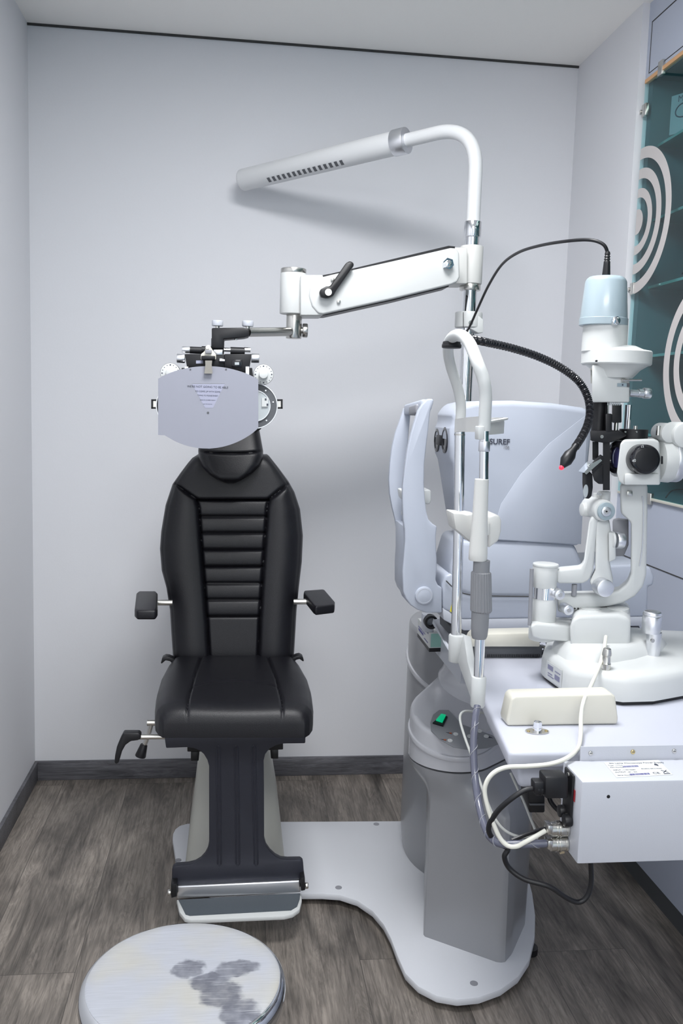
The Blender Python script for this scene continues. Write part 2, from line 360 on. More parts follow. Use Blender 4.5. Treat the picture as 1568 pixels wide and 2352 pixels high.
# ------------------------------------------------------------------ display cabinet built into the right wall
YC, YG = 2.735, 2.72
t = thing('display_cabinet', 'built-in grey display cabinet with dark glazed upper part along the right side', 'cabinet', (XC, 1.2, 0))
m = M(); m.box(XC, XC+.02, YF, YC, 2.407, ZC); m.obj('fascia', 'cabinet_paint', t)
m = M(); m.box(XC, XC+.3, YF, YC, .06, 1.15); m.obj('lower_cupboard', 'cabinet_paint', t)
m = M(); m.box(XC+.004, XC+.3, YF, YC, 0, .06); m.obj('plinth', 'plinth', t)
m = M()
m.box(1.52, 1.56, YF, YC, 1.15, 2.42); m.box(XC+.012, 1.52, YC-.03, YC-.002, 1.15, 2.42); m.box(XC+.02, 1.52, YF, YC-.03, 2.405, 2.42); m.box(XC+.01, 1.52, YF, YC-.03, 1.15, 1.158)
m.obj('lined_interior', 'cabinet_inside', t)
m = M()
m.box(XC-.0012, XC+.001, 2.7105, 2.7125, 2.424, 2.572); m.box(XC-.0012, XC+.001, YF, 2.7125, 2.570, 2.573); m.box(XC-.0012, XC+.001, YF, 2.7125, 2.4235, 2.4255)
m.box(XC-.0012, XC+.001, YF, YC, .957, .960)
m.obj('panel_joints', 'gap', t)
g = M().box(XC-.006, XC-.0005, YF, YG, 1.158, 2.400).obj('glass_pane', 'glass', t)
M().box(XC-.008, XC+.004, YF, YG, 2.396, 2.408, .001).obj('top_edge_strip', 'orange_edge', t)
M().box(XC-.008, XC+.004, YF, YG, 1.150, 1.158, .001).obj('bottom_edge_strip', 'cream', t)
for (cy, cz) in ((2.711, 2.318), (2.711, 1.788)):
    m = M(); m.box(XC-.010, XC+.002, cy-.012, cy+.014, cz-.018, cz+.018, .002); m.cyl(V((XC-.004, cy+.020, cz)), V((XC-.012, cy+.020, cz)), .006); m.obj('glass_clip', 'steel', t)
for (cy, z0, z1) in ((2.62, 2.386, 2.428), (2.50, 1.138, 1.172)):
    m = M(); m.box(XC-.010, XC+.002, cy-.014, cy+.014, z0, z1, .002); m.obj('glass_clip', 'steel', t)
for z in (2.212, 1.992, 1.790, 1.580, 1.340):
    M().box(XC+.035, 1.515, YF, YC-.04, z-.004, z+.004).obj('glass_shelf', 'shelf_glass', t)
def target(cy, cz):
    m = M(); n = 96
    for r0, r1 in ((.185, .218), (.127, .157), (.072, .099), (0, .038)):
        q = []
        for k in range(n):
            a = 2*math.pi*k/n; q.append((cy+r1*math.cos(a), cz+r1*math.sin(a), cy+r0*math.cos(a), cz+r0*math.sin(a)))
        vs = []; fs = []
        for x in (XC-.0068, XC-.0061):
            for a, b, c, d in q: vs.append(V((x, min(a, YG-.002), b))); vs.append(V((x, min(c, YG-.002), d)))
        for k in range(n):
            k2 = (k+1) % n
            if q[k][0] > YG-.002 and q[k2][0] > YG-.002 and q[k][2] > YG-.002 and q[k2][2] > YG-.002: continue
            fs.append([2*k, 2*k2, 2*k2+1, 2*k+1]); fs.append([2*n+2*k, 2*n+2*k2, 2*n+2*k2+1, 2*n+2*k+1])
            fs.append([2*k, 2*k2, 2*n+2*k2, 2*n+2*k]); fs.append([2*k+1, 2*k2+1, 2*n+2*k2+1, 2*n+2*k+1])
        m.add(vs, fs)
    m.obj('target_decal', 'decal', t)
target(2.711, 1.988); target(2.251, 1.546)
# things on its shelves
def glasses(name, x, y, yaw, z, col, label):
    r = thing(name, label, 'eyeglasses', (x, y, z), 'eyeglasses on the cabinet shelves')
    c, s_ = math.cos(yaw), math.sin(yaw)
    W3 = lambda a, b, h: V((x+a*c-b*s_, y+a*s_+b*c, z+h))
    m = M()
    for sx in (-1, 1): m.tube([W3(sx*.034+.026*math.cos(q), 0, .026+.021*math.sin(q)) for q in [2*math.pi*k/24 for k in range(25)]], .0022, 8, 0)
    m.tube([W3(-.009, 0, .034), W3(0, 0, .037), W3(.009, 0, .034)], .002, 8); m.obj('front_frame', col, r)
    for sx in (-1, 1): M().tube([W3(sx*.060, 0, .032), W3(sx*.064, .06, .030), W3(sx*.064, .11, .026), W3(sx*.062, .135, .006)], .002, 8).obj('temple', col, r)
glasses('eyeglasses', 1.40, 2.46, 1.9, 1.795, 'black_gloss', 'dark eyeglasses on the cabinet shelf level with the lower end of the upper target')
glasses('eyeglasses', 1.38, 2.42, 1.9, 1.585, 'black_gloss', 'dark eyeglasses on the cabinet shelf crossing the lower target rings')
glasses('eyeglasses', 1.38, 2.42, 1.9, 1.159, 'black_gloss', 'dark eyeglasses lying on the bottom of the display cabinet, lowest of the three')
p0 = AZ(1536, 311, 2.2165); ztop = A(1537, 221, p0.y).z; p1 = AZ(1568, 213.5, ztop); d = V((p1.x-p0.x, p1.y-p0.y, 0)).normalized(); nr = V((-d.y, d.x, 0))
if nr.y > 0: nr = -nr
r = thing('advertising_card', 'pale display card with a spectacle frame drawing on the top cabinet shelf', 'sign', tuple(p0))
wv = d*.17
m = M(); b = [p0, p0+wv, p0+wv+V((0, 0, ztop-p0.z)), p0+V((0, 0, ztop-p0.z))]; m.loft([b, [q-nr*.004 for q in b]]); m.obj('card', 'card_grey', r)
text('card_lettering', 'MARI', 'ink', r, p0+d*.022+V((0, 0, (ztop-p0.z)*.80)), d, V((0, 0, 1)), .026, 'LEFT')
def ov(cx, cz, rx, rz): return [p0+d*(cx+rx*math.cos(q)*(1-.12*math.sin(q)))+V((0, 0, cz+rz*math.sin(q)))+nr*.001 for q in [2*math.pi*k/24 for k in range(25)]]
m = M(); m.tube(ov(.043, .062, .026, .019), .0018, 6, 0); m.tube(ov(.111, .062, .026, .019), .0018, 6, 0)
m.tube([p0+d*.069+V((0, 0, .068))+nr*.001, p0+d*.085+V((0, 0, .068))+nr*.001], .0018, 6, 0); m.obj('spectacle_drawing', 'ink', r)

# ------------------------------------------------------------------ unit base plate
ZP = .035
bpx = [(396, 1926), (397, 1914), (402, 1904), (412, 1896), (430, 1891), (470, 1888.5), (560, 1887), (650, 1886.5), (760, 1886), (938, 1885)]
left = [AZ(x, y, ZP) for x, y in bpx]
front = [AZ(x, y, ZP) for x, y in ((690, 2052), (740, 2052), (780, 2055), (820, 2068), (855, 2092), (880, 2122), (897, 2155), (912, 2195), (930, 2235), (960, 2265), (1003, 2287), (1050, 2295), (1100, 2290), (1150, 2272), (1190, 2243), (1215, 2205), (1228, 2150), (1229, 2100), (1222, 2050), (1209, 2000))]
ol = left+[V((.78, 2.80, 0)), V((.87, 2.72, 0)), V((.895, 2.60, 0)), V((.885, 2.50, 0))]+front[::-1]+[AZ(500, 2052, ZP), AZ(415, 2035, ZP), AZ(405, 1985, ZP)]
ol = [(p.x, p.y) for p in ol]
t = thing('unit_base', 'flat light grey curved base plate on the floor under chair and column', 'base plate', (.35, 2.35, 0))
M().xy(ol, .016, ZP, .004, 2).obj('plate', 'plategrey', t)
for x, y in ((1088, 2259), (780, 2052), (409, 1976), (864, 1893)):
    p = AZ(x, y, ZP); 
    if (x, y) == (780, 2052): p.y += .03
    M().cyl(V((p.x, p.y, ZP-.002)), V((p.x, p.y, ZP+.0012)), .0095).obj('plug', 'midgrey', t)
for q in ((.50, 1.96), (.78, 2.1), (-.1, 2.44), (-.1, 2.74), (.74, 2.72), (.33, 2.45)):
    M().cyl(V((q[0], q[1], 0)), V((q[0], q[1], .017)), .022).obj('foot', 'black', t)

# ------------------------------------------------------------------ column
t = thing('instrument_column', 'grey two-lobed pedestal column with control panel carrying the instrument table', 'column', (.65, 2.3, ZP))
def hull(P):
    P = sorted(set(P)); cr = lambda o, a, b: (a[0]-o[0])*(b[1]-o[1])-(a[1]-o[1])*(b[0]-o[0]); lo = []; up = []
    for p in P:
        while len(lo) > 1 and cr(lo[-2], lo[-1], p) <= 0: lo.pop()
        lo.append(p)
    for p in P[::-1]:
        while len(up) > 1 and cr(up[-2], up[-1], p) <= 0: up.pop()
        up.append(p)
    return lo[:-1]+up[:-1]
def radial(poly, c, n):
    out = []
    for k in range(n):
        a = 2*math.pi*k/n; dx, dy = math.cos(a), math.sin(a); best = 0
        for (x0, y0), (x1, y1) in zip(poly, poly[1:]+poly[:1]):
            ex, ey = x1-x0, y1-y0; den = dx*ey-dy*ex
            if abs(den) < 1e-9: continue
            s_ = ((x0-c[0])*ey-(y0-c[1])*ex)/den; u = ((x0-c[0])*dy-(y0-c[1])*dx)/den
            if s_ > 0 and -1e-6 <= u <= 1+1e-6: best = max(best, s_)
        out.append((c[0]+best*dx, c[1]+best*dy))
    return out
cc = (.645, 2.28); NN = 160
PB = radial([(.506, 2.136), (.670, 2.012), (.686, 2.012), (.715, 2.045), (.79, 2.17), (.85, 2.33), (.86, 2.41), (.80, 2.55), (.60, 2.57)], cc, NN)
HT = hull(ring((.575, 2.2), .113)+ring((.735, 2.36), .13))
PT = radial(HT, cc, NN)
sl = math.tan(math.radians(15)); top = lambda y: .618+sl*(y-2.2)
def mixr(f, z): return [V((a[0]+(b[0]-a[0])*f, a[1]+(b[1]-a[1])*f, z)) for a, b in zip(PB, PT)]
m = M(); m.loft([mixr(0, ZP), mixr(.05, .25), mixr(.12, .40)]+[mixr(.12+.88*(3*q*q-2*q**3), .40+.095*q) for q in (.1, .2, .3, .4, .5, .6, .7, .8, .9, 1)]); m.obj('front_body', 'unitgrey', t, 25)
def sc(f, dz): return [V((cc[0]+(x-cc[0])*f, cc[1]+(y-cc[1])*f, top(y)+dz)) for x, y in PT]
m = M(); m.loft([[V((x, y, .50)) for x, y in PT], sc(1, -.012), sc(.99, -.005), sc(.97, -.001), sc(.93, 0), sc(.90, 0)]); m.obj('head', 'unitwhite', t, 40)
m = M(); m.loft([sc(.995, -.062), sc(1.022, -.060), sc(1.03, -.054), sc(1.022, -.048), sc(.995, -.046)]); m.obj('trim_bead', 'unitwhite', t)
P0 = V((.575, 2.2, top(2.2))); PN = V((0, -math.sin(math.radians(15)), math.cos(math.radians(15)))); PYD = V((0, math.cos(math.radians(15)), math.sin(math.radians(15))))
def PL(x, y, h=0): d = ray(x, y); return CAM+d*(((P0+PN*h-CAM).dot(PN))/d.dot(PN))
pp = [PL(*q) for q in ((1008, 1632), (1030, 1632), (1060, 1665), (1130, 1690), (1150, 1708), (1120, 1719), (1075, 1723), (1040, 1717), (1010, 1700), (990, 1680), (988, 1660), (994, 1643))]
m = M(); m.loft([[p+PN*.0002 for p in pp], [p+PN*.0018 for p in pp]]); pn = m.obj('control_panel', 'panel_grey', t)
sw = [PL(*q) for q in ((993, 1664), (1014, 1646), (1027, 1650), (1017, 1671))]
m = M(); m.loft([[p+PN*.001 for p in sw], [p+PN*.006 for p in sw]]); s1 = m.obj('rocker_switch', 'black', pn)
sw = [PL(*q) for q in ((1000, 1660), (1012, 1646), (1023, 1648.5), (1015, 1665))]
m = M(); m.loft([[p+PN*.005 for p in sw], [p+PN*.010 for p in sw]], True, .001); m.obj('green_rocker', 'green_light', s1)
for (x, y), (ax, ay) in (((1046, 1688), (1023, 1683.5)), ((1033, 1703), (1010, 1699)), ((1101, 1681), (1080, 1678)), ((1078, 1693), (1098, 1697)), ((1116, 1693), (1132, 1697))):
    c = PL(x, y); m = M(); m.rev(c, PN, [(.001, .0062), (.0035, .0062), (.0035, .003), (.0025, .003)], 20); m.obj('button', 'white', pn)
    a = PL(ax, ay); dd = (c-a); sd = dd.cross(PN).normalized()*.004; q = [a, a+dd*.62+sd, a+dd*.62-sd]
    m = M(); m.loft([[p+PN*.0015 for p in q], [p+PN*.0022 for p in q]]); m.obj('button_marker', 'ink', pn)
    if x < 1060:
        q = [a+dd*.35-sd*.4, a+dd*.35+sd*.4, a+dd*.6+sd*.6, a+dd*.6-sd*.6]; m = M(); m.loft([[p+PN*.002 for p in q], [p+PN*.0027 for p in q]]); m.obj('button_marker', 'orange_mark', pn)
m = M(); m.lathe(1100, [(1690, 70), (1665, 84), (1640, 93), (1600, 99), (1572, 101), (1562, 100), (1553, 100), (1548, 98), (1535, 90), (1520, 86), (1497, 87), (1492, 84)], 2.34); m.obj('neck', 'unitwhite', t, 50)
el = [(.675+.145*math.cos(2*math.pi*k/72), 2.58+.22*math.sin(2*math.pi*k/72)) for k in range(72)]
m = M(); e2 = lambda f, z: [V((.675+(x-.675)*f, 2.58+(y-2.58)*f, z)) for x, y in el]
m.loft([e2(.93, ZP), e2(.985, ZP+.05), e2(1, .12), e2(.985, .74), e2(.975, .75), e2(.95, .756), e2(.9, .757)]); m.obj('rear_lobe', 'unitgrey', t, 50)
zb = lambda y: .585+(y-2.36)*.22
m = M(); m.loft([[V((.675+(x-.675)*f, 2.58+(y-2.58)*f, zb(y)+dz)) for x, y in el] for f, dz in ((.98, -.007), (1.02, -.006), (1.03, 0), (1.02, .006), (.98, .007))]); m.obj('trim_bead', 'unitwhite', t)

# small carton on the rear lobe
zc = .758
b = [AZ(x, y, zc) for x, y in ((985, 1497.5), (1032, 1496), (1005, 1459), (958, 1462))]
b[2] = b[1]+(b[3]-b[0])
hh = A(985, 1453, b[0].y).z-zc
t = thing('carton', 'small green and white carton with black base band behind the table', 'box', tuple(b[0]))
up = V((0, 0, 1))
m = M(); m.loft([b, [p+up*(hh*.2) for p in b]]); m.obj('black_band', 'black', t)
m = M(); m.loft([[p+up*(hh*.2) for p in b], [p+up*hh for p in b]]); m.obj('sleeve', 'white', t)
fx = (b[1]-b[0]); sx = (b[3]-b[0]); fn_ = V((0, -1, 0))
q = [b[0]+fx*.06+up*hh*.24, b[0]+fx*.98+up*hh*.24, b[0]+fx*.98+up*hh*.94, b[0]+fx*.06+up*hh*.94]
m = M(); m.loft([[p+fn_*.0002 for p in q], [p+fn_*.0008 for p in q]]); m.obj('green_panel', 'boxgreen', t)
on = sx.cross(up).normalized(); on = on if on.x < 0 else -on
for u0, u1, h0, h1 in ((.35, .92, .62, .66), (.5, .9, .44, .56), (.12, .42, .36, .40), (.1, .6, .84, .87)):
    q = [b[0]+sx*u0+up*hh*h0, b[0]+sx*u1+up*hh*h0, b[0]+sx*u1+up*hh*h1, b[0]+sx*u0+up*hh*h1]
    m = M(); m.loft([[p+on*.0002 for p in q], [p+on*.0008 for p in q]]); m.obj('printed_mark', 'boxpurple', t)

# ------------------------------------------------------------------ support pole
PY = 2.62; px0 = A(1068, 900, PY).x
t = thing('support_pole', 'upright chrome pole rising from column to lamp and phoropter arm', 'pole', (px0, PY, .757))
kp = S(1068, 800, PY)
M().cyl(V((px0, PY, .757)), V((px0, PY, A(1068, 520, PY).z)), 16.5*kp, n=40).obj('tube', 'chrome', t)
zc0, zc1 = A(1068, 753, PY).z, A(1068, 717, PY).z
m = M(); m.cyl(V((px0, PY, zc0)), V((px0, PY, zc1)), 31*kp, bev=.003, n=40); cl = m.obj('clamp', 'white', t)
m = M(); q = [A(x, y, 2.585) for x, y in ((1075, 717), (1096, 722), (1110, 734), (1110, 764), (1098, 765), (1075, 752))]
m.loft([q, [V((p.x, 2.655, p.z)) for p in q]], True, .003); m.obj('hook_block', 'white', cl)
M().rect(1063.5, 717, 1064.5, 753, 2.5795, 2.582).obj('joint', 'gap', cl)
M().dy(1081, 741, 2.578, 5, .01).obj('screw', 'steel', cl)

# ------------------------------------------------------------------ overhead lamp
E0 = A(1068, 281, PY); E0 = V((px0, PY, E0.z)); T0 = A(556, 414, 3.17)
t = thing('overhead_lamp', 'white tubular lamp on bent arm reaching towards the back wall', 'lamp', (px0, PY, A(1068, 545, PY).z))
p = lambda y: V((px0, PY, A(1068, y, PY).z))
M().cyl(p(545), p(508), 19.5*kp, bev=.002, n=40).obj('collar', 'chrome', t)
d = (T0-E0).normalized(); rb = .135
P = [p(512), p(460)]; n = 14
a = V((0, 0, 1)); c0 = E0-a*rb; c1 = E0+d*rb
for k in range(n+1):
    u = k/n; P.append((c0*(1-u)+E0*u)*(1-u)+(E0*(1-u)+c1*u)*u)
def tx(x):
    lo, hi = 0, 1
    for _ in range(40):
        mid = (lo+hi)/2
        if proj(E0+(T0-E0)*mid)[0] > x: lo = mid
        else: hi = mid
    return E0+(T0-E0)*lo
e = tx(915); P.append(e)
M().tube(P, 15.5*kp, 28, 0).obj('bent_arm', 'lampwhite', t, 60)
kh = S(905, 320, e.y); h0 = tx(906)
m = M(); m.cyl(tx(934), tx(905), 29.5*kh, n=40, bev=.002); cr = m.obj('collar_ring', 'alu', t)
L = (T0-h0).length; rr = 27*kh
m = M(); m.rev(h0, d, [(0, rr*.9), (0, rr), (L-.008, rr), (L-.002, rr*.97), (L, rr*.9)], 48); hd = m.obj('lamp_head', 'lampwhite', t, 50)
# louvre slots on the low front side of the head
side = d.cross(V((0, 0, 1))).normalized(); side = side if side.y < 0 else -side
v = (side*.62+V((0, 0, -1))*.78).normalized(); w = d.cross(v).normalized()
s0, s1_ = tx(800), tx(622); LL = (s1_-s0).length; nsl = 15
for k in range(nsl):
    c = s0+d*(LL*(k+.5)/nsl)+v*(rr*.985); m = M(); a_, b_ = d*(LL/nsl*.25), w*.0085
    q = [c-a_-b_, c+a_-b_, c+a_+b_, c-a_+b_]; m.loft([[x-v*.004 for x in q], [x+v*.0012 for x in q]]); m.obj('louvre_slot', 'darkgrey', hd)

# ------------------------------------------------------------------ phoropter arm
t = thing('phoropter_mount', 'white counterbalanced swing arm with black lever clamped to the pole', 'arm', (px0, PY, A(1068, 652, PY).z))
z0, z1 = A(1072, 653, PY).z, A(1072, 565, PY).z
m = M(); m.cyl(V((px0, PY, z0)), V((px0, PY, z1)), 26*kp, bev=.003, n=40); m.rect(1040, 568, 1073, 651, 2.57, 2.67, .003); m.obj('pole_socket', 'white_warm', t)
M().cyl(V((px0, PY, A(1068, 667, PY).z)), V((px0, PY, z0)), 24*kp, bev=.002, n=36).obj('collar', 'steel', t)
ap = [(709, 680), (711, 662), (718, 647), (732, 638), (760, 631), (900, 600), (1035, 569), (1048, 570), (1055, 580), (1056, 636), (1050, 648), (1035, 654), (900, 687), (742, 722), (730, 720), (716, 703)]
M().poly(ap, 2.485, 2.60, .006, 3).obj('beam', 'white', t)
ap2 = [(735, 633), (760, 628.5), (1030, 564.5), (1045, 566), (1030, 658.5), (900, 690.5), (748, 724), (735, 724)]
M().poly(ap2, 2.50, 2.585).obj('edge_seal', 'black', t)
m = M(); m.rect(690, 631, 742, 724, 2.49, 2.60, .004); m.vc(674, 628, 722, 2.54, 30, bev=.003, n=44); m.obj('end_pillar', 'white', t)
M().vc(674, 617.5, 629, 2.54, 29.5, bev=.002, n=44).obj('pillar_cap', 'steel', t)
m = M(); q = [A(x, y, 2.46) for x, y in ((733, 672), (736, 664), (748, 658), (758, 657), (795, 603), (804, 599), (812, 603), (813, 610), (772, 668), (765, 680), (750, 685), (737, 682))]
m.loft([q, [V((a_.x, 2.478, a_.z)) for a_ in q]], True, .004); lv = m.obj('clamp_lever', 'black', t)
M().dy(754, 671, 2.455, 8, .01).obj('lever_pin', 'steel', lv)
M().dy(752, 671, 2.47, 13, .02).obj('lever_hub', 'black', lv)
m = M(); p = A(1030, 605, 2.468); m.cyl(p, p+V((0, .02, 0)), 13*S(1030, 605, 2.47), n=6); m.dy(1030, 605, 2.458, 8, .012, bev=.002); m.obj('pivot_bolt', 'chrome', t)
for x, y in ((764, 641), (778, 692)): M().dy(x, y, 2.478, 4.5, .01, bev=.001).obj('screw', 'steel', t)

# ------------------------------------------------------------------ phoropter
YP = 2.36
t = thing('phoropter', 'black phoropter head with white dials hanging above the examination chair', 'phoropter', tuple(A(500, 930, YP)))
M().vc(675.5, 718, 778, 2.54, 18, bev=.002, n=36).obj('post', 'steel', t)
# the horizontal rod runs from the post forward to the mounting block
pa = A(664, 762, 2.52); pb = A(568, 763, YP+.03)
M().cyl(pa, pb, 10.5*S(600, 762, 2.45), n=30).obj('rod', 'steel', t)
m = M(); m.hc(690, 696, 759, 2.54, 7); m.hc(694, 706, 759, 2.54, 16, bev=.002); m.obj('thumb_screw', 'steel', t)
m = M(); m.poly([(486, 753), (560, 752), (572, 757), (572, 772), (560, 775), (514, 779), (514, 800), (486, 800)], YP-.02, YP+.05, .003); m.vc(500, 778, 808, YP+.01, 15); br = m.obj('mount_bracket', 'black', t)
for x, y in ((499.5, 736), (569, 737)):
    m = M(); m.vc(x, y, y+13, YP+.015, 13, bev=.0015, n=24); m.obj('clamp_knob', 'lightgrey', br); M().vc(x, y+12, y+18, YP+.015, 5).obj('knob_stem', 'steel', br)
M().vc(542, 775, 781, YP, 3.5).obj('screw', 'steel', br)
m = M(); m.hc(436, 463, 804, YP, 8); m.hc(463, 514, 803, YP, 8); m.obj('level_bar', 'black', t); M().hc(418, 437, 803, YP, 7.5, bev=.001).obj('spirit_knob', 'alu', t)
m = M(); m.hc(529, 562, 806, YP, 9); m.obj('level_bar', 'black', t); m = M(); m.hc(514, 530, 803, YP, 4.5); m.hc(561, 575, 803, YP, 5.5); m.obj('level_rod', 'chrome', t)
m = M(); m.poly([(424, 813), (515, 813), (515, 850), (432, 850), (429, 843)], YP-.015, YP+.04, .002); m.poly([(515, 813), (578, 813), (571, 857), (550, 852), (515, 846)], YP-.015, YP+.04, .002); m.obj('bridge', 'black', t)
M().rect(490, 803, 511, 815, YP-.017, YP-.01, .001).obj('scale_plate', 'alu', t)
M().hc(504, 516, 828, YP-.02, 4.5).obj('level_rod', 'chrome', t)
M().rect(450, 828, 466, 835, YP-.0165, YP-.014).obj('label_plate', 'paper', t)
w = M().rect(532, 826, 556, 843, YP-.018, YP-.014, .001).obj('scale_window', 'black_gloss', t); M().rect(539, 832, 549, 838, YP-.019, YP-.0178).obj('window_scale', 'lensclear', w)
for x0, x1, y in ((406, 424.5, 823), (577, 595, 822.5)): M().hc(x0, x1, y, YP, 10.5, bev=.001, n=20).obj('adjusting_knob', 'alu', t)
# lens housings: the left one is almost hidden by the shield card
def housing(cx, sgn):
    m = M(); m.dy(cx, 932, YP-.02, 53, .06, bev=.003, n=60); h = m.obj('lens_housing', 'darkgrey', t)
    M().dy(cx, 932, YP-.023, 50.5, .004, n=60).obj('scale_ring', 'darkgrey', h)
    m = M(); k = S(cx, 932, YP); m.rev(A(cx, 932, YP-.0245), V((0, 1, 0)), [(0, 52*k), (0, 50*k), (.004, 50*k), (.004, 52*k)], 60); m.obj('rim', 'alu', h)
    M().dy(cx, 932, YP-.0255, 35, .004, n=48).obj('inner_disc', 'lensclear', h)
    m = M(); m.rev(A(cx, 932, YP-.027), V((0, 1, 0)), [(0, 35.5*k), (0, 34*k), (.004, 34*k), (.004, 35.5*k)], 48); m.obj('inner_ring', 'alu', h)
    for a_ in (-.95, -.2, .9): M().dy(cx+sgn*43*math.cos(a_), 932+43*math.sin(a_), YP-.0245, 1.8, .003).obj('screw', 'alu', h)
    x = cx+sgn*22; m = M(); m.rect(x-6, 914, x+8, 934, YP-.029, YP-.024); lb = m.obj('scale_label', 'white', h)
    M().rect(x+1, 915, x+5, 919.5, YP-.0298, YP-.0288).obj('scale_digit', 'ink', lb); M().rect(x+5, 927, x+9, 932, YP-.0298, YP-.0288).obj('scale_digit', 'ink', lb)
    x0 = cx+sgn*51; x1 = cx+sgn*64; m = M(); xs = sorted((x0, x1))
    m.rect(xs[0], 917, xs[1], 921, YP-.01, YP+.01); m.rect(xs[0], 935, xs[1], 939, YP-.01, YP+.01); m.rect(xs[1]-4 if sgn > 0 else xs[0], 917, xs[1] if sgn > 0 else xs[0]+4, 939, YP-.01, YP+.01); m.obj('side_bracket', 'black', h)
    M().rect(xs[0], 921, xs[1]-2, 935, YP-.004, YP+.006).obj('side_glass', 'steel', h)
    xd = cx+sgn*20; yd = 860 if sgn > 0 else 857; 
    M().dy(xd, yd, YP-.03, 23, .03, bev=.002, n=48).obj('dial_body', 'black', h)
    dl = M().dy(xd, yd, YP-.036, 22.5, .006, bev=.001, n=48).obj('white_dial', 'white', h)
    M().dy(xd, yd-1, YP-.05, 10.5, .016, bev=.002, n=36).obj('dial_knob', 'white', h)
    for k2 in range(16):
        a_ = 2*math.pi*k2/16; M().dy(xd+19*math.cos(a_), yd+19*math.sin(a_), YP-.0365, 1.0 if k2 % 4 else 1.7, .001, n=8).obj('dial_mark', 'ink', h)
    m = M(); xm = cx-sgn*14; m.poly([(xm-8, 845), (xm+8, 845), (xm+12, 880), (xm-12, 880)], YP-.012, YP+.03); m.obj('hanger', 'black', h)
    M().rect(cx-sgn*17-4, 842, cx-sgn*17+4, 862, YP-.02, YP-.01).obj('slide_scale', 'alu', h)
housing(585, 1); housing(411, -1)
m = M(); m.poly([(576, 868), (600, 872), (600, 985), (586, 995), (576, 990)], YP-.016, YP+.03, .002); m.obj('housing_side', 'black', t)
# card clip
m = M(); m.poly([(461, 826), (461, 814), (470, 806), (474, 793), (481, 792), (488, 804), (496, 814), (496, 826)], YP-.055, YP-.042, .002); cl = m.obj('card_clip', 'cream', t)
M().rect(471, 803, 486, 812, YP-.062, YP-.05, .002).obj('clip_block', 'midgrey', cl); M().rect(462, 817, 494, 826, YP-.06, YP-.016, .002).obj('clip_base', 'black', cl)
M().dy(476, 798, YP-.06, 4, .01).obj('clip_pin', 'steel', cl)
M().poly([(471, 828), (487, 828), (486, 838), (488, 858), (469, 858), (471.5, 838)], YP-.066, YP-.061).obj('steel_tongue', 'darksteel', cl)

# shield card
YS = YP-.056
t = thing('shield_card', 'pale lavender oval face shield card with a reading text hanging from the phoropter', 'card', tuple(A(478, 1030, YS)))
tp = [(363, 870)]+[(363+230*u, 870+2*u-30*(1-(2*u-1)**2)**.9) for u in [k/24 for k in range(1, 24)]]+[(593, 872), (593, 982), (590, 986)]
bt = [(590-212*u, 986+12*u+ (1030-992)*(1-(2*u-1)**2)**.9) for u in [k/24 for k in range(1, 24)]]+[(378, 1000), (363, 999)]
M().poly(tp+bt, YS, YS+.003).obj('sheet', 'card', t)
M().poly([(448, 1020), (480, 1024), (512, 1020), (500, 1028), (480, 1031), (460, 1028)], YS+.004, YS+.006).obj('back_sheet', 'paper', t)
lb = M().poly([(441, 882), (516, 882), (489, 937), (471, 937)], YS-.0004, YS+.0001).obj('text_label', 'paper', t)
M().rect(441, 880.3, 516, 881.5, YS-.0005, YS).obj('fold_line', 'midgrey', t)
k = S(478, 900, YS)
for y, s_, tx_ in ((890.8, 5.6, "WE'RE NOT GOING TO BE ABLE"), (901, 4.2, 'TO COME UP WITH SOME'), (910, 3.6, 'THING TO PLEASE EVERY'), (920, 2.7, 'ONE OF US HERE TODAY'), (929, 2.1, 'BUT WE CAN TRY')):
    text('text_line', tx_, 'ink', lb, A(477, y, YS-.0004), V((1, 0, 0)), V((0, 0, 1)), s_*k*1.15, 'CENTER', .0001, .0003)
for x, y, r_ in ((477.5, 948, 2.6), (437, 848.5, 2), (519, 848.5, 2)): M().dy(x, y, YS-.0008, r_, .001).obj('eyelet', 'darkgrey', t)
# ------------------------------------------------------------------ examination chair
t = thing('examination_chair', 'black leather examination chair with ribbed backrest, armrests and footrest', 'chair', tuple(V((.02, 2.5, ZP))))
BL = [(1043, 455), (1052, 441), (1065, 430), (1085, 415), (1112, 396), (1160, 380), (1220, 370), (1260, 367), (1310, 371), (1350, 382), (1400, 390), (1450, 393), (1522, 398)]
BR = [(1043, 612), (1046, 617), (1060, 628), (1075, 640), (1105, 662), (1130, 676), (1170, 689), (1230, 695.5), (1290, 693), (1350, 686), (1400, 681), (1470, 677), (1522, 674)]
YBK = lambda y: 2.63+.10*(1522-y)/480
y0, y1 = 1043, 1524
SL = [(405, 1113), (430, 1131), (452, 1146), (457, 1165), (463, 1250), (470, 1340), (476, 1420), (482, 1524)]
SR = [(660, 1113), (638, 1129), (617, 1146), (613, 1165), (607, 1250), (601, 1340), (596, 1420), (592, 1524)]
SLt = [(y, x) for x, y in SL]; SRt = [(y, x) for x, y in SR]
HG = [1147, 1186, 1223, 1261, 1299, 1337, 1374, 1412]
def bxy(u, v):
    y = y0+(y1-y0)*v; a, b = lerp(BL, y), lerp(BR, y); return a+(b-a)*(u+1)/2, y
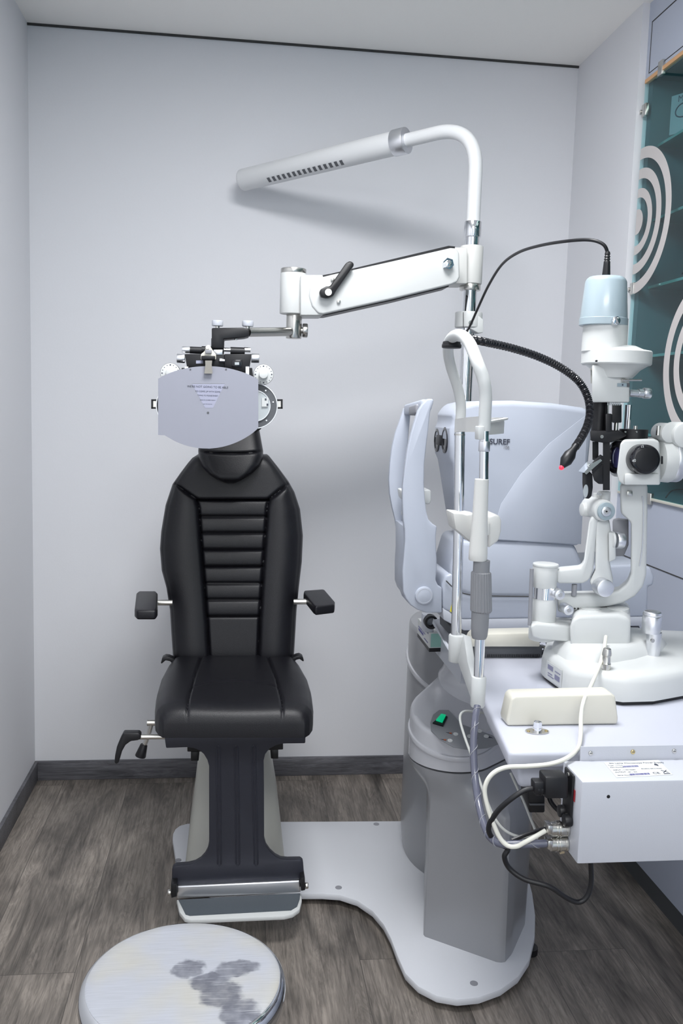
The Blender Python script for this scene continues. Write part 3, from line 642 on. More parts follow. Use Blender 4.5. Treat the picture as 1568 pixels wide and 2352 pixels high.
def bh(u, v):
    x, y = bxy(u, v); e = (1-min(1, abs(u))**9)**.5; e *= (1-abs(2*v-1)**26)**.5
    h = .052; a, b = lerp(SLt, y), lerp(SRt, y)
    inside = y > 1113 and a < x < b
    if inside and y > 1147:
        for g0, g1 in zip(HG, HG[1:]):
            if g0 <= y <= g1: h += .006*math.sin(math.pi*(y-g0)/(g1-g0))**.55-.001
        h -= .010
        for g in HG: h -= .006*math.exp(-((y-g)/2.6)**2)
    elif y > 1113:
        q = (a-x)/(a-lerp(BL, y)) if x <= a else (x-b)/(lerp(BR, y)-b)
        q = max(0, min(1, q)); h += .010*math.sin(math.pi*min(1, q*1.05))**.8
    d = min(segd(x, y, SL), segd(x, y, SR)); h -= .010*math.exp(-(d/3.4)**2)
    if y < 1160: h -= .006*math.exp(-((y-1147)/3)**2) if a < x < b else 0
    if y > 1050: h -= .0035*math.exp(-((abs(u)-.945)/.016)**2)
    return h*e
N0 = V((0, -1, .1)).normalized()
cushion(lambda u, v: A(*bxy(u, v), YBK(bxy(u, v)[1])), N0, bh, .035, 150, 220).obj('backrest', 'leather', t, 70)
HL = [(925, 466), (1000, 458), (1035, 455), (1052, 456), (1072, 464), (1090, 480), (1102, 499), (1110, 520)]
HR = [(925, 585), (985, 595), (1035, 604), (1050, 604), (1070, 596), (1088, 578), (1102, 556), (1110, 538)]
def hxy(u, v): y = 925+185*v; a, b = lerp(HL, y), lerp(HR, y); return a+(b-a)*(u+1)/2, y
def hh_(u, v):
    x, y = hxy(u, v); e = (1-min(1, abs(u))**7)**.5*(1-abs(2*v-1)**14)**.5
    return (.05-.007*math.exp(-((y-1038-5*(1-u*u))/2.6)**2)-(.02*(1038-y)/110 if y < 1038 else 0))*e
cushion(lambda u, v: A(*hxy(u, v), 2.645+.09*(1110-hxy(u, v)[1])/190), N0, hh_, .05, 60, 90).obj('headrest', 'leather', t, 70)
# seat
ZS = .615
TL = [(1518, 408), (1525, 400), (1545, 384), (1575, 368), (1610, 358), (1635, 355.5), (1648, 357), (1658, 364), (1664, 374)]
TR = [(1518, 666), (1525, 674), (1545, 690), (1575, 707), (1605, 716), (1635, 719.5), (1648, 718), (1658, 711), (1664, 701)]
def sxy(u, v): y = 1518+146*v; a, b = lerp(TL, y), lerp(TR, y); return a+(b-a)*(u+1)/2, y
S1 = [(468, 1518), (445, 1590), (432, 1640), (428, 1670)]; S2 = [(606, 1518), (633, 1590), (645, 1640), (650, 1670)]
ARC = [(440, 1612), (470, 1602), (505, 1596.5), (540, 1595), (575, 1597), (608, 1603), (637, 1613)]
def sh(u, v):
    x, y = sxy(u, v); e = (1-min(1, abs(u))**8)**.5*(1-abs(2*v-1)**(9 if v > .5 else 20))**.5
    h = .040+.008*abs(u)**2; h -= .007*math.exp(-(min(segd(x, y, S1), segd(x, y, S2))/2.6)**2); h -= .003*math.exp(-(segd(x, y, ARC)/2.2)**2)
    if v > .12: h -= .003*math.exp(-((abs(u)-.955)/.012)**2)
    return h*e
cushion(lambda u, v: AZ(*sxy(u, v), ZS), V((0, 0, 1)), sh, .034, 130, 130).obj('seat', 'leather', t, 70)
YLg = 2.285
m = M(); m.poly([(380, 1683), (700, 1676), (700, 1684), (380, 1690)], YLg, 2.60); m.obj('seat_board', 'black', t)
lp = [(377, 1688), (702, 1677), (701, 1708), (660, 1708.5), (646, 1709), (632, 1713), (618, 1721), (609, 1733), (605.5, 1747), (606, 1800), (606.5, 1926), (611, 1943), (620, 1956), (632, 1967), (645, 1974), (660, 1975.5), (690, 1975), (696, 1980), (699, 2018), (689, 2019), (406, 2035), (394, 2040), (395, 1996), (403, 1989), (432, 1987), (448, 1983), (461, 1975), (471, 1964), (477, 1952), (480, 1937), (480, 1760), (476, 1746), (468, 1733), (459, 1725), (445, 1719), (429, 1717), (381, 1719)]
pl = M().poly(lp, YLg, YLg+.022, .003).obj('leg_panel', 'black_metal', t)
for xa, xb in ((500.5, 503.5), (542, 546), (582, 588)):
    m = M()
    for o_ in (-3.6, 3.6): m.pt([(xa+o_, 1716, YLg+.0012), ((xa+xb)/2+o_, 1850, YLg+.0012), (xb+o_, 1984, YLg+.0012)], .0032, 8, 2)
    m.pt([(xa-3.6, 1716, YLg+.001), (xa, 1712, YLg+.001), (xa+3.6, 1716, YLg+.001)], .0022, 8, 4); m.pt([(xb-3.6, 1984, YLg+.001), (xb, 1988, YLg+.001), (xb+3.6, 1984, YLg+.001)], .0022, 8, 4)
    m.obj('embossed_channel', 'black_metal', pl)
for q in ([(392, 2032), (406, 2030), (406, 2060), (393, 2063)], [(690, 2017), (700, 2015), (701, 2045), (691, 2047)]): M().poly(q, YLg-.03, YLg+.02, .002).obj('hinge_ear', 'black', pl)
for x0, x1, y in ((385, 394, 2050), (700, 708, 2034)): M().hc(x0, x1, y, YLg-.012, 7, bev=.002).obj('hinge_bolt', 'steel', pl)
m = M(); m.poly([(406, 2036), (689, 2023), (691, 2050), (406, 2066)], YLg-.012, YLg+.014, .004, 3); fr = m.obj('footrest', 'alu', t)
zf = A(406, 2066, YLg-.014).z; zf2 = A(691, 2051, YLg-.014).z; zf = (zf+zf2)/2
fo = [AZ(x, y, zf) for x, y in ((405, 2066), (692, 2051), (693, 2068), (688, 2088), (672, 2099), (652, 2103.5), (440, 2112.5), (424, 2109), (412, 2094))]
m = M(); m.loft([[p-up*.012 for p in fo], fo], True, .003); m.obj('footrest_tray', 'white', fr)
fp = [AZ(x, y, zf) for x, y in ((410, 2068), (689, 2053.5), (688, 2066), (682, 2083), (668, 2091.5), (436, 2104), (426, 2101))]
m = M(); m.loft([[p-up*.001 for p in fp], [p+up*.002 for p in fp]]); m.obj('footrest_pad', 'rubber_pad', fr)
# pedestal and lift column
def rr_(x0, x1, ya, yb, r, z, n=6):
    out = []
    for cx, cy, a0 in ((x1-r, ya+r, -90), (x1-r, yb-r, 0), (x0+r, yb-r, 90), (x0+r, ya+r, 180)):
        for k in range(n+1):
            a = math.radians(a0+90*k/n); out.append(V((cx+r*math.cos(a), cy+r*math.sin(a), z)))
    return out
XA = lambda x, y, Y: A(x, y, Y).x
m = M(); Yf = 2.50
m.loft([rr_(XA(424, 1975, Yf), XA(656, 1970, Yf), Yf-.06, 2.80, .05, ZP), rr_(XA(427, 1950, Yf), XA(653, 1945, Yf), Yf-.05, 2.80, .05, .075), rr_(XA(436, 1890, 2.52), XA(645, 1885, 2.52), 2.53, 2.79, .05, .16), rr_(XA(440, 1870, 2.53), XA(641, 1870, 2.53), 2.54, 2.79, .05, .20), rr_(XA(450, 1800, 2.56), XA(628, 1795, 2.56), 2.57, 2.78, .05, .30), rr_(XA(456, 1778, 2.56), XA(620, 1775, 2.56), 2.58, 2.775, .05, .345), rr_(XA(464, 1770, 2.57), XA(612, 1770, 2.57), 2.595, 2.765, .05, .36)])
m.obj('pedestal_cover', 'pedestal', t, 50)
M().box(-.06, .10, 2.56, 2.72, .34, .585, .01).obj('lift_column', 'black', t)
for q, Y in (([(430, 1700), (478, 1700), (478, 1727), (430, 1727)], 2.40), ([(438, 1727), (456, 1727), (456, 1748), (438, 1748)], 2.40), ([(604, 1696), (650, 1694), (650, 1722), (604, 1724)], 2.40), ([(622, 1722), (639, 1722), (639, 1743), (622, 1743)], 2.40)): M().poly(q, Y, Y+.05, .002).obj('slide_bracket', 'black', t)
# levers
M().hc(318, 382, 1692.5, 2.34, 6, n=20).obj('lever_rod', 'steel', t)
m = M(); m.poly([(283, 1684), (318, 1684), (323, 1688), (323, 1698), (316, 1701), (300, 1703), (288, 1712), (280, 1726), (272, 1753), (266, 1756), (262, 1752), (264, 1735), (268, 1716), (276, 1697)], 2.325, 2.352, .005, 3); m.obj('lever_handle', 'black', t)
m = M(); m.pt([(347, 1664, 2.42), (340, 1690, 2.42), (327, 1722, 2.42)], .0065, 12, 3); m.hc(338, 378, 1660, 2.42, 7); m.obj('lever_rod', 'steel', t)
m = M(); p, q = A(331, 1709, 2.42), A(322, 1738, 2.42); m.cyl(p, q, .0095, .0155, bev=.003); m.obj('lever_knob', 'black', t)
for pts in ([(398, 1527), (390, 1519), (380, 1517), (371, 1525), (369, 1523), (372, 1512), (379, 1508), (388, 1509), (400, 1514)], [(672, 1524), (680, 1516), (688, 1514), (696, 1520), (698, 1518), (695, 1509), (688, 1505), (680, 1507), (670, 1512)]): M().poly(pts, 2.58, 2.61, .003).obj('side_hook', 'black', t)
# armrests
za = A(340, 1357, 2.62).z
ar = M().hpoly([(318, 1357), (358, 1357), (362, 1361), (362, 1396), (358, 1402), (314, 1402), (309, 1397), (313, 1361)], za, za-.026, .006, 3).obj('armrest', 'leather', t)
m = M(); pts = [AZ(x, y, za-.024) for x, y in ((318, 1360), (360, 1360), (360, 1398), (314, 1398))]; m.loft([pts, [p-up*.022 for p in pts]], True, .005); m.obj('armrest_base', 'black', ar)
M().hc(360, 396, 1384, 2.52, 6.5, n=20).obj('armrest_post', 'steel', ar)
ar = M().hpoly([(698, 1356), (740, 1353), (746, 1354), (769, 1381), (768, 1388), (725, 1393), (719, 1389), (697, 1362)], za, za-.026, .006, 3).obj('armrest', 'leather', t)
m = M(); pts = [AZ(x, y, za-.024) for x, y in ((700, 1360), (742, 1357), (764, 1385), (724, 1390))]; m.loft([pts, [p-up*.03 for p in pts]], True, .006); m.obj('armrest_base', 'black', ar)
M().hc(674, 704, 1382, 2.56, 6.5, n=20).obj('armrest_post', 'steel', ar)

# ------------------------------------------------------------------ stool
sx_, sy_, sr, sz = -.067, 1.324, .153, .50
t = thing('round_stool', 'round metal topped stool with dark patches and chrome rim in the foreground', 'stool', (sx_, sy_, 0))
def circ(r, z, n=96): return [V((sx_+r*math.cos(2*math.pi*k/n), sy_+r*math.sin(2*math.pi*k/n), z)) for k in range(n)]
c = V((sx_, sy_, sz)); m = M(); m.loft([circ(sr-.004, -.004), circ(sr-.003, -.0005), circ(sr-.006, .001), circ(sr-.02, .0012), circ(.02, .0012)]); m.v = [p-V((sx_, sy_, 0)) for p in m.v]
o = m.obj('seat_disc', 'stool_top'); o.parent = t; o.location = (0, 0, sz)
m = M(); m.loft([circ(sr-.006, sz-.008), circ(sr-.004, sz-.001), circ(sr-.001, sz-.001), circ(sr+.004, sz-.006), circ(sr+.007, sz-.014), circ(sr+.0075, sz-.03), circ(sr+.005, sz-.044), circ(sr-.004, sz-.05), circ(sr-.03, sz-.05)]); m.obj('rim', 'chrome', t, 60)
M().cyl(V((sx_, sy_, .10)), V((sx_, sy_, sz-.045)), .025).obj('stem', 'chrome', t)
for k in range(5):
    a = 2*math.pi*k/5+.3; e = V((sx_+.2*math.cos(a), sy_+.2*math.sin(a), .07)); M().cyl(V((sx_, sy_, .11)), e, .018, .012).obj('leg', 'chrome', t)
    M().cyl(e+V((-.012*math.sin(a), .012*math.cos(a), -.042)), e+V((.012*math.sin(a), -.012*math.cos(a), -.042)), .0275).obj('caster', 'black', t)

# ------------------------------------------------------------------ instrument table
ZT = .86
t = thing('instrument_table', 'white rounded instrument table top carried by the grey column', 'table', (.7, 1.8, .76))
fl = AZ(1168, 1727, ZT)
tl = [(fl.x, fl.y), (.472, 1.599), (.511, 1.852), (.56, 2.30), (.99, 2.30), (.99, 1.305), (fl.x+.06, fl.y-.003)]
m = M(); m.loft([[V((x, y, ZT-.028)) for x, y in tl], [V((x, y, ZT)) for x, y in tl]], True, .007, 3); m.obj('top', 'tablewhite', t)
cs = [(.462, 1.345), (.95, 1.33), (.96, 1.75), (.51, 1.75)]; cs2 = [(.468, 1.352), (.95, 1.34), (.95, 1.72), (.515, 1.70)]
m = M(); m.loft([[V((x, y, .788+(y-1.35)*-.06)) for x, y in cs2], [V((x, y, ZT-.026)) for x, y in cs]], True, .008, 3); m.obj('casing', 'tablewhite', t)
m = M(); q = [A(995, 1424, 2.24), A(1011, 1420, 2.24), A(1058, 1496, 1.87), A(1058, 1530, 1.87), A(1036, 1506, 1.87), A(992, 1432, 2.24)]; 
m.loft([q, [p+V((.008, 0, 0)) for p in q]], True, .004); m.obj('side_rail', 'lightgrey', t)
m = M(); p = A(991, 1430, 2.25); m.rev(p, V((0, 1, 0)), [(0, .018), (0, .012), (.025, .012), (.025, .018)], 28); m.obj('rail_roller', 'black', t)
m = M(); m.rect(972, 1412, 996, 1453, 2.27, 2.30, .003); m.obj('rail_end', 'lightgrey', t)
# platform under the autorefractor and the rack strips
ys = AZ(1150, 1511, ZT).y
m = M(); zt = A(1150, 1484, ys).z; m.box(A(1084, 1500, ys).x, A(1245, 1500, ys).x, ys, ys+.03, ZT, zt, .002)
rk = m.obj('toothed_rack', 'darkgrey', t); rx0 = A(1118, 1500, ys).x; rx1 = A(1240, 1500, ys).x
m = M()
for k in range(30):
    x = rx0+(rx1-rx0)*(k+.5)/30; m.box(x-.0007, x+.0007, ys-.0015, ys+.001, ZT+.002, ZT+.008)
m.obj('rack_teeth', 'black', rk)
m = M(); m.poly([(1076, 1511), (1079, 1480), (1086, 1464), (1094, 1456), (1232, 1453), (1240, 1462), (1240, 1486), (1084, 1486), (1083, 1511)], ys-.012, ys+.035, .003); m.obj('rack_cover', 'cream', rk)
yc0 = AZ(1290, 1667, ZT).y
def cap(pts, Y, dpt, infl):
    q = [A(x, y, Y) for x, y in pts]; c = sum(q, V((0, 0, 0)))/len(q)
    return q, [V((p.x, Y+dpt, p.z)) for p in q]
m = M(); fpt = [(1165, 1668), (1163, 1655), (1174, 1606), (1182, 1598), (1404, 1593), (1414, 1600), (1420, 1650), (1418, 1664)]
q, q2 = cap(fpt, yc0, .04, 0); bpt = [V((p.x+(-.006 if p.x < .57 else .006), p.y, p.z+.002 if p.z > ZT+.02 else p.z)) for p in q2]
m.loft([q, q2], True, .005, 3); m.obj('rack_cover', 'cream', t)
ps = AZ(1233, 1681, ZT); m = M()
sl_ = [V((ps.x+.0205*math.cos(2*math.pi*k/40), ps.y+.014*math.sin(2*math.pi*k/40), 0)) for k in range(40)]
m.loft([[p+up*(ZT+.0005) for p in sl_], [p+up*(ZT+.002) for p in sl_]]); so = m.obj('socket_plate', 'steel', t)
m = M(); m.rev(V((ps.x, ps.y, ZT+.002)), up, [(0, .0085), (.006, .0085), (.006, .0075), (.016, .0075), (.016, .006), (.012, .006)], 28); m.obj('socket', 'chrome', so)
for s_ in (-1, 1): M().cyl(V((ps.x+s_*.0155, ps.y-.001, ZT+.0015)), V((ps.x+s_*.0155, ps.y-.001, ZT+.003)), .0026).obj('screw', 'brass', so)
M().box(.55, .66, 2.05, 2.35, .74, ZT-.03).obj('swing_bracket', 'lightgrey', t)

# ------------------------------------------------------------------ power supply box on the table's front edge
yb = 1.302; ztb = A(1307, 1747, yb).z; yf = AZ(1337, 1796, ztb).y; zbb = A(1322, 1985, yf).z; xb = A(1337, 1796, yf).x
t = thing('power_supply_box', 'white metal power supply box with rating label fixed to table front edge', 'power supply', (xb+.2, yf+.04, zbb))
X1 = .98
M().box(xb, X1, yf, yb, zbb, ztb, .0025).obj('case', 'boxwhite', t)
xf = A(1332, 1740, yb).x; m = M(); m.box(xf, X1, yb-.0005, yb+.0018, ztb-.01, A(1400, 1714, yb).z); m.obj('flange', 'boxwhite', t)
for x, y, mm in ((1357, 1731, 'steel'), (1454, 1728, 'brass'), (1549, 1726, 'steel')):
    s_ = M().dy(x, y, yb-.003, 5.2, .004, bev=.001).obj('screw', mm, t)
    M().rect(x-3, y-.6, x+3, y+.6, yb-.0035, yb-.0028).obj('screw_slot', 'darkgrey', s_)
q = [AZ(x, y, ztb) for x, y in ((1386, 1752), (1511, 1746), (1545, 1780), (1413, 1783))]; q[3] = q[0]+(q[2]-q[1])
m = M(); m.loft([[p+up*.0002 for p in q], [p+up*.0006 for p in q]]); lb = m.obj('rating_label', 'white', t)
ex = (q[1]-q[0]); ey = (q[0]-q[3]); eyn = V((0, 1, 0)); lw = ex.length; lh = ey.length
LP = lambda a, b: q[3]+ex*a+ey*b+up*.0006
for a, b, s_, tx_, al in ((.08, .88, .0062, 'Slit Lamp Microscope Power Supply', 'LEFT'), (.03, .75, .0042, 'Type : 1172.2', 'LEFT'), (.04, .62, .0042, 'Part Number', 'LEFT'), (.05, .44, .0045, 'INPUT : 110V/220V', 'LEFT'), (.55, .44, .004, '50/60Hz 30VA MAX', 'LEFT'), (.05, .30, .0045, 'OUTPUT : 6V - 5A', 'LEFT'), (.05, .10, .0042, 'Serial Number', 'LEFT'), (.68, .10, .0095, 'CE', 'LEFT')):
    text('label_lettering', tx_, 'ink', lb, LP(a, b), V((1, 0, 0)), eyn, s_, al, .0001, .0001)
def bars(a0, a1, b0, b1, n):
    m = M()
    for k in range(n):
        u = a0+(a1-a0)*k/n; w_ = (a1-a0)/n*random.choice((.35, .55, .7)); z = [LP(u, b0), LP(u+w_, b0), LP(u+w_, b1), LP(u, b1)]; m.loft([[p for p in z], [p+up*.0003 for p in z]])
    m.obj('barcode', 'boxpurple', lb)
bars(.27, .55, .60, .70, 26); bars(.27, .62, .08, .18, 32)
m = M(); z = [LP(.86, .06), LP(.97, .06), LP(.97, .10), LP(.86, .10)]; m.loft([z, [p+up*.0003 for p in z]])
z = [LP(.86, .14), LP(.95, .30), LP(.965, .29), LP(.875, .13)]; m.loft([z, [p+up*.0003 for p in z]]); z = [LP(.86, .30), LP(.875, .31), LP(.965, .15), LP(.95, .14)]; m.loft([z, [p+up*.0003 for p in z]]); m.obj('waste_bin_mark', 'ink', lb)
m = M(); z = [LP(.84, .66), LP(.875, .62), LP(.895, .58), LP(.91, .66), LP(.89, .74), LP(.86, .76)]; m.loft([z, [p+up*.0003 for p in z]]); m.obj('emblem', 'ink', lb)
M().dy(1397, 1830, yf-.0006, 4, .001).obj('screw_hole', 'black', t)
# left end plate: mains inlet, fuses, sockets
EX = xb-.0006
def E(y, z): return V((EX, y, z))
dz = ztb-zbb; dyb = yb-yf; ym = yf+dyb*.55
pi_ = AX(1305, 1825, EX)
def zat(yy, Y): return A(1310, yy, Y).z
zi = zat(1822, ym)
m = M(); m.box(EX-.004, EX, ym-.018, ym+.018, zi-.042, zi+.036, .008, 3); inl = m.obj('mains_inlet', 'black', t)
for s_ in (-1, 1): M().cyl(E(ym, zi+s_*.033-.003)+V((-.0055, 0, 0)), E(ym, zi+s_*.033-.003), .004).obj('screw', 'steel', inl)
yv = yf+dyb*.30; M().box(EX-.0008, EX, yv-.0025, yv+.0025, zat(1828, yv)-.009, zat(1828, yv)+.009).obj('voltage_switch', 'dull_red', t)
for yy, Y in ((1862, ym+.010), (1884, ym-.012)): M().cyl(V((EX-.012, Y, zat(yy, Y))), V((EX, Y, zat(yy, Y))), .0095, bev=.0015).obj('fuse_holder', 'black', t)
for yy, Y in ((1903, ym), (1937, ym)):
    z = zat(yy, Y); m = M(); x9 = A(1256, yy, Y).x; L_ = EX-x9
    m.rev(V((EX, Y, z)), V((-1, 0, 0)), [(0, .0122), (.10*L_, .0122), (.10*L_, .0112), (.36*L_, .0112), (.36*L_, .0128), (.44*L_, .0128), (.44*L_, .0112), (.50*L_, .0112), (.50*L_, .0128), (.58*L_, .0128), (.58*L_, .011), (.82*L_, .011), (.88*L_, .009), (L_, .007)], 28); cn = m.obj('plug_connector', 'steel', t)
    M().box(x9-.002, x9+.006, Y-.010, Y+.010, z-.004, z+.010, .001).obj('strain_clamp', 'steel', cn)

# ------------------------------------------------------------------ cables and loose bits
Yc = ym
t = thing('mains_cable', 'thick black mains cord plugged into the white power supply box', 'cord', tuple(A(1340, 2070, 1.36)))
m = M(); m.rect(1252, 1785, 1306, 1836, Yc-.016, Yc+.016, .004); m.rect(1227, 1797, 1254, 1826, Yc-.010, Yc+.010, .003); pg = m.obj('plug', 'black', t)
for x in (1232, 1240, 1248): M().hc(x-2, x+2, 1811, Yc, 16).obj('plug_rib', 'black', pg)
M().pt([(1230, 1811, Yc), (1205, 1815, Yc), (1172, 1836, Yc), (1140, 1866, Yc+.01), (1122, 1900, Yc+.02), (1130, 1925, Yc+.03), (1150, 1940, Yc+.04), (1166, 1950, Yc+.04), (1158, 1968, Yc+.04), (1170, 1995, Yc+.04), (1205, 2020, Yc+.03), (1260, 2036, Yc+.02), (1300, 2062, Yc+.02), (1328, 2072, Yc+.02), (1348, 2058, Yc+.02), (1357, 2025, Yc+.02), (1356, 1980, Yc+.02)], .0042).obj('cord', 'black', t)
m = M().pt([(1391, 1462, 1.640), (1385, 1500, 1.595), (1372, 1540, 1.555), (1352, 1585, 1.48), (1340, 1610, 1.422), (1334, 1645, 1.405), (1333, 1690, 1.36), (1326, 1720, 1.325), (1300, 1742, 1.29), (1262, 1755, 1.285), (1210, 1760, 1.29), (1160, 1763, 1.29), (1128, 1780, 1.29), (1113, 1812, 1.29), (1120, 1855, 1.285), (1134, 1895, 1.28), (1148, 1925, 1.275), (1165, 1942, 1.27), (1186, 1944, 1.265), (1206, 1934, 1.262), (1228, 1922, 1.262), (1252, 1908, 1.266)], .0036)
single('white_cable', m, 'cable_white', 'cream white cable draped from slit lamp over the table to a plug', 'cable')
t = thing('spiral_wrapped_cable', 'grey cable in clear spiral wrap hanging down from the chin rest bracket', 'cable', tuple(A(1150, 1940, 1.33)))
SP = [(1096, 1622, 1.46), (1090, 1660, 1.44), (1087, 1720, 1.42), (1090, 1780, 1.40), (1098, 1840, 1.37), (1110, 1890, 1.33), (1125, 1922, 1.30), (1150, 1938, 1.28), (1195, 1939, 1.27), (1258, 1937, Yc)]
M().pt(SP, .0062, 14).obj('sleeve', 'tubegrey', t)
Q = crom([A(*p) for p in SP], 60); m = M(); hp = []
for i, p in enumerate(Q[:-1]):
    dd = (Q[i+1]-p).normalized(); a_ = dd.cross(V((0, 1, 0))).normalized(); b_ = dd.cross(a_); w_ = i*.115; hp.append(p+a_*(.0063*math.cos(w_))+b_*(.0063*math.sin(w_)))
m.tube(hp, .0006, 5, 0); m.obj('spiral_edge', 'midgrey', t)
m = M().pt([(1128, 1640, 1.62), (1098, 1636, 1.62), (1066, 1634, 1.60), (1056, 1650, 1.58), (1066, 1690, 1.55), (1084, 1740, 1.50), (1100, 1790, 1.46), (1118, 1840, 1.42), (1136, 1880, 1.40), (1160, 1908, 1.39), (1195, 1922, 1.38), (1225, 1915, 1.37), (1255, 1899, 1.36)], .0024, 8)
single('grey_cable', m, 'cable_grey', 'thin grey cable looping out from under the table left edge', 'cable')
m = M().pt([(1172, 1775, 1.57), (1190, 1815, 1.55), (1202, 1840, 1.52), (1216, 1875, 1.48), (1228, 1905, 1.45), (1233, 1925, 1.42)], .0024, 8)
single('grey_cable', m, 'cable_grey', 'short thin grey cable hanging straight beside the black adapter', 'cable')
m = M().pt([(1175, 1930, 1.30), (1205, 1918, 1.30), (1240, 1906, 1.29), (1256, 1902, Yc)], .0032, 8)
single('black_cable', m, 'black', 'short black cable end entering the upper metal connector', 'cable')
t = thing('power_adapter', 'black power adapter block hanging under the table behind the plug', 'adapter', tuple(A(1233, 1868, 1.55)))
M().rect(1214, 1800, 1252, 1868, 1.54, 1.59, .004).obj('block', 'black', t); M().rect(1216, 1846, 1250, 1850, 1.538, 1.542).obj('ridge', 'darkgrey', t)
M().pt([(1259, 1810, 1.56), (1262, 1835, 1.55), (1272, 1852, 1.54), (1290, 1868, 1.52), (1310, 1876, 1.50)], .0045, 10).obj('lead', 'black', t)
m = M().poly([(1296, 1780), (1304, 1780), (1296, 1960), (1286, 1962)], 1.50, 1.504)
single('strap', m, 'wood_leg', 'beige strap hanging down behind the metal connectors', 'strap')
# ------------------------------------------------------------------ autorefractor
YA, YB2 = 2.0, 2.165
t = thing('autorefractor', 'white autorefractor with arched face rest and dark model lettering behind the slit lamp', 'autorefractor', tuple(A(1200, 1450, 2.08)))
zb0 = A(1200, 1484, YA).z
m = M(); m.poly([(1040, 1445), (1470, 1438), (1470, 1490), (1040, 1490)], YA+.02, YB2, .004); m.v = [V((p.x, p.y, max(p.z, ZT+.0005))) for p in m.v]; m.obj('slide_foot', 'darkgrey', t)
M().poly([(1016, 1396), (1062, 1422), (1486, 1416), (1484, 1438), (1066, 1449), (1018, 1424)], YA, YB2+.03, .004).obj('skirt', 'lightgrey', t)
M().poly([(1016, 1340), (1022, 1322), (1040, 1316), (1470, 1296), (1494, 1303), (1503, 1325), (1501, 1345), (1489, 1348), (1487, 1417), (1062, 1423), (1016, 1398)], YA, YB2+.03, .012, 3).obj('base', 'bluewhite', t)
M().poly([(1052, 1240), (1200, 1244), (1322, 1250), (1338, 1290), (1342, 1374), (1090, 1374), (1052, 1362), (1034, 1345), (1034, 1300)], YA-.004, YB2, .014, 3).obj('pedestal', 'bluewhite', t)
M().pt([(1024, 1334, YA-.0035), (1050, 1356, YA-.0045), (1090, 1367, YA-.0045), (1215, 1370, YA-.0045), (1340, 1371, YA-.0045)], .0014, 6).obj('seam', 'gap', t)
hp_ = [(1046, 1100), (1040, 1064), (1034, 1050), (1034, 985), (1041, 972), (1040, 955), (1048, 937), (1064, 928), (1090, 922), (1180, 920), (1270, 926), (1340, 936), (1358, 943), (1364, 960), (1335, 1256), (1120, 1242), (1066, 1230)]
M().poly(hp_, YA-.006, YB2, .016, 4).obj('head', 'bluewhite', t, 50)
M().poly([(1350, 950), (1334, 1250), (1128, 1238), (1150, 1158), (1195, 1090), (1262, 1018)], YA-.0066, YA+.02, .0004).obj('side_facet', 'bluewhite', t)
xs = A(1034, 1011, YA).x-.0005
for x, ry in ((1022, 30), (1004, 27)):
    c = AX(x, 1011, xs); k = ry*S(x, 1011, c.y); m = M(); m.rev(c, V((-1, 0, 0)), [(-.004, k), (.002, k), (.003, k*.8), (.001, k*.72), (.001, .001)], 40); m.obj('lens_window', 'black_gloss', t)
c = AX(1012, 1011, xs); m = M(); m.box(xs-.006, xs+.002, c.y-.022, c.y+.026, c.z-.012, c.z+.012, .002); m.obj('eye_port', 'black', t)
kk = S(1150, 1010, YA)
text('model_lettering', 'VISUREF', 'ink', t, A(1170, 1021, YA-.0062), V((-1, 0, 0))*-1, V((0, 0, 1)), 17.5*kk, 'RIGHT', bold=.022)
text('model_lettering', '100', 'midgrey', t, A(1169, 1031, YA-.0062), V((1, 0, 0)), V((0, 0, 1)), 10*kk, 'RIGHT')
q = [A(x, y, YA-.001) for x, y in ((1033, 1404), (1037, 1388), (1041, 1410))]; m = M(); m.loft([q, [p+V((0, .002, 0)) for p in q]]); m.obj('warning_mark', 'yellow', t)
CV = lambda P: [(880+x/4.276, 900+y/4.276) for x, y in P]
near = CV([(430, 72), (470, 66), (497, 78), (490, 120), (465, 180), (455, 260), (440, 400), (420, 560), (405, 700), (400, 900), (410, 1050), (425, 1180), (445, 1255), (490, 1300), (527, 1322), (518, 1420), (520, 1550), (527, 1650), (525, 1760), (515, 1850), (540, 1905), (578, 1925), (578, 2172), (420, 2172), (330, 2140), (265, 2095), (220, 2030), (195, 1960), (190, 1760), (205, 1600), (215, 1450), (210, 1340), (195, 1240), (190, 1050), (192, 920), (210, 760), (235, 580), (270, 420), (315, 270), (345, 180), (385, 120)])
far = CV([(200, 165), (165, 275), (120, 400), (85, 540), (65, 700), (55, 860), (62, 1000), (85, 1130), (115, 1250), (140, 1400), (150, 1560), (155, 1750), (160, 1930), (190, 2010), (250, 2080), (330, 2120), (330, 1500), (225, 1250), (212, 1000), (215, 800), (232, 620), (248, 450), (265, 260), (275, 160), (240, 135)])
fr = M().poly(near, 2.00, 2.018, .005, 3).obj('face_rest', 'bluewhite', t)
M().poly(far, 2.135, 2.15, .004, 2).obj('face_rest_arm', 'bluewhite', fr)
def bar(p, q, hz, hx, bev=.004):
    m = M(); a = [V((0, 0, hz)), V((hx, 0, 0)), V((0, 0, -hz)), V((-hx, 0, 0))]
    u = [V((-hx, 0, -hz)), V((hx, 0, -hz)), V((hx, 0, hz)), V((-hx, 0, hz))]
    m.loft([[p+w for w in u], [q+w for w in u]], True, bev, 3); return m
m = bar(A(980, 930, 2.012), A(938, 942, 2.14), .013, .013, .006); m.obj('brow_bar', 'bluewhite', fr)
m = bar(A(965, 938, 2.045), A(948, 943, 2.10), .011, .010, .004); m.v = [p+V((-.003, -.012, -.001)) for p in m.v]; m.obj('brow_pad', 'midgrey', fr)
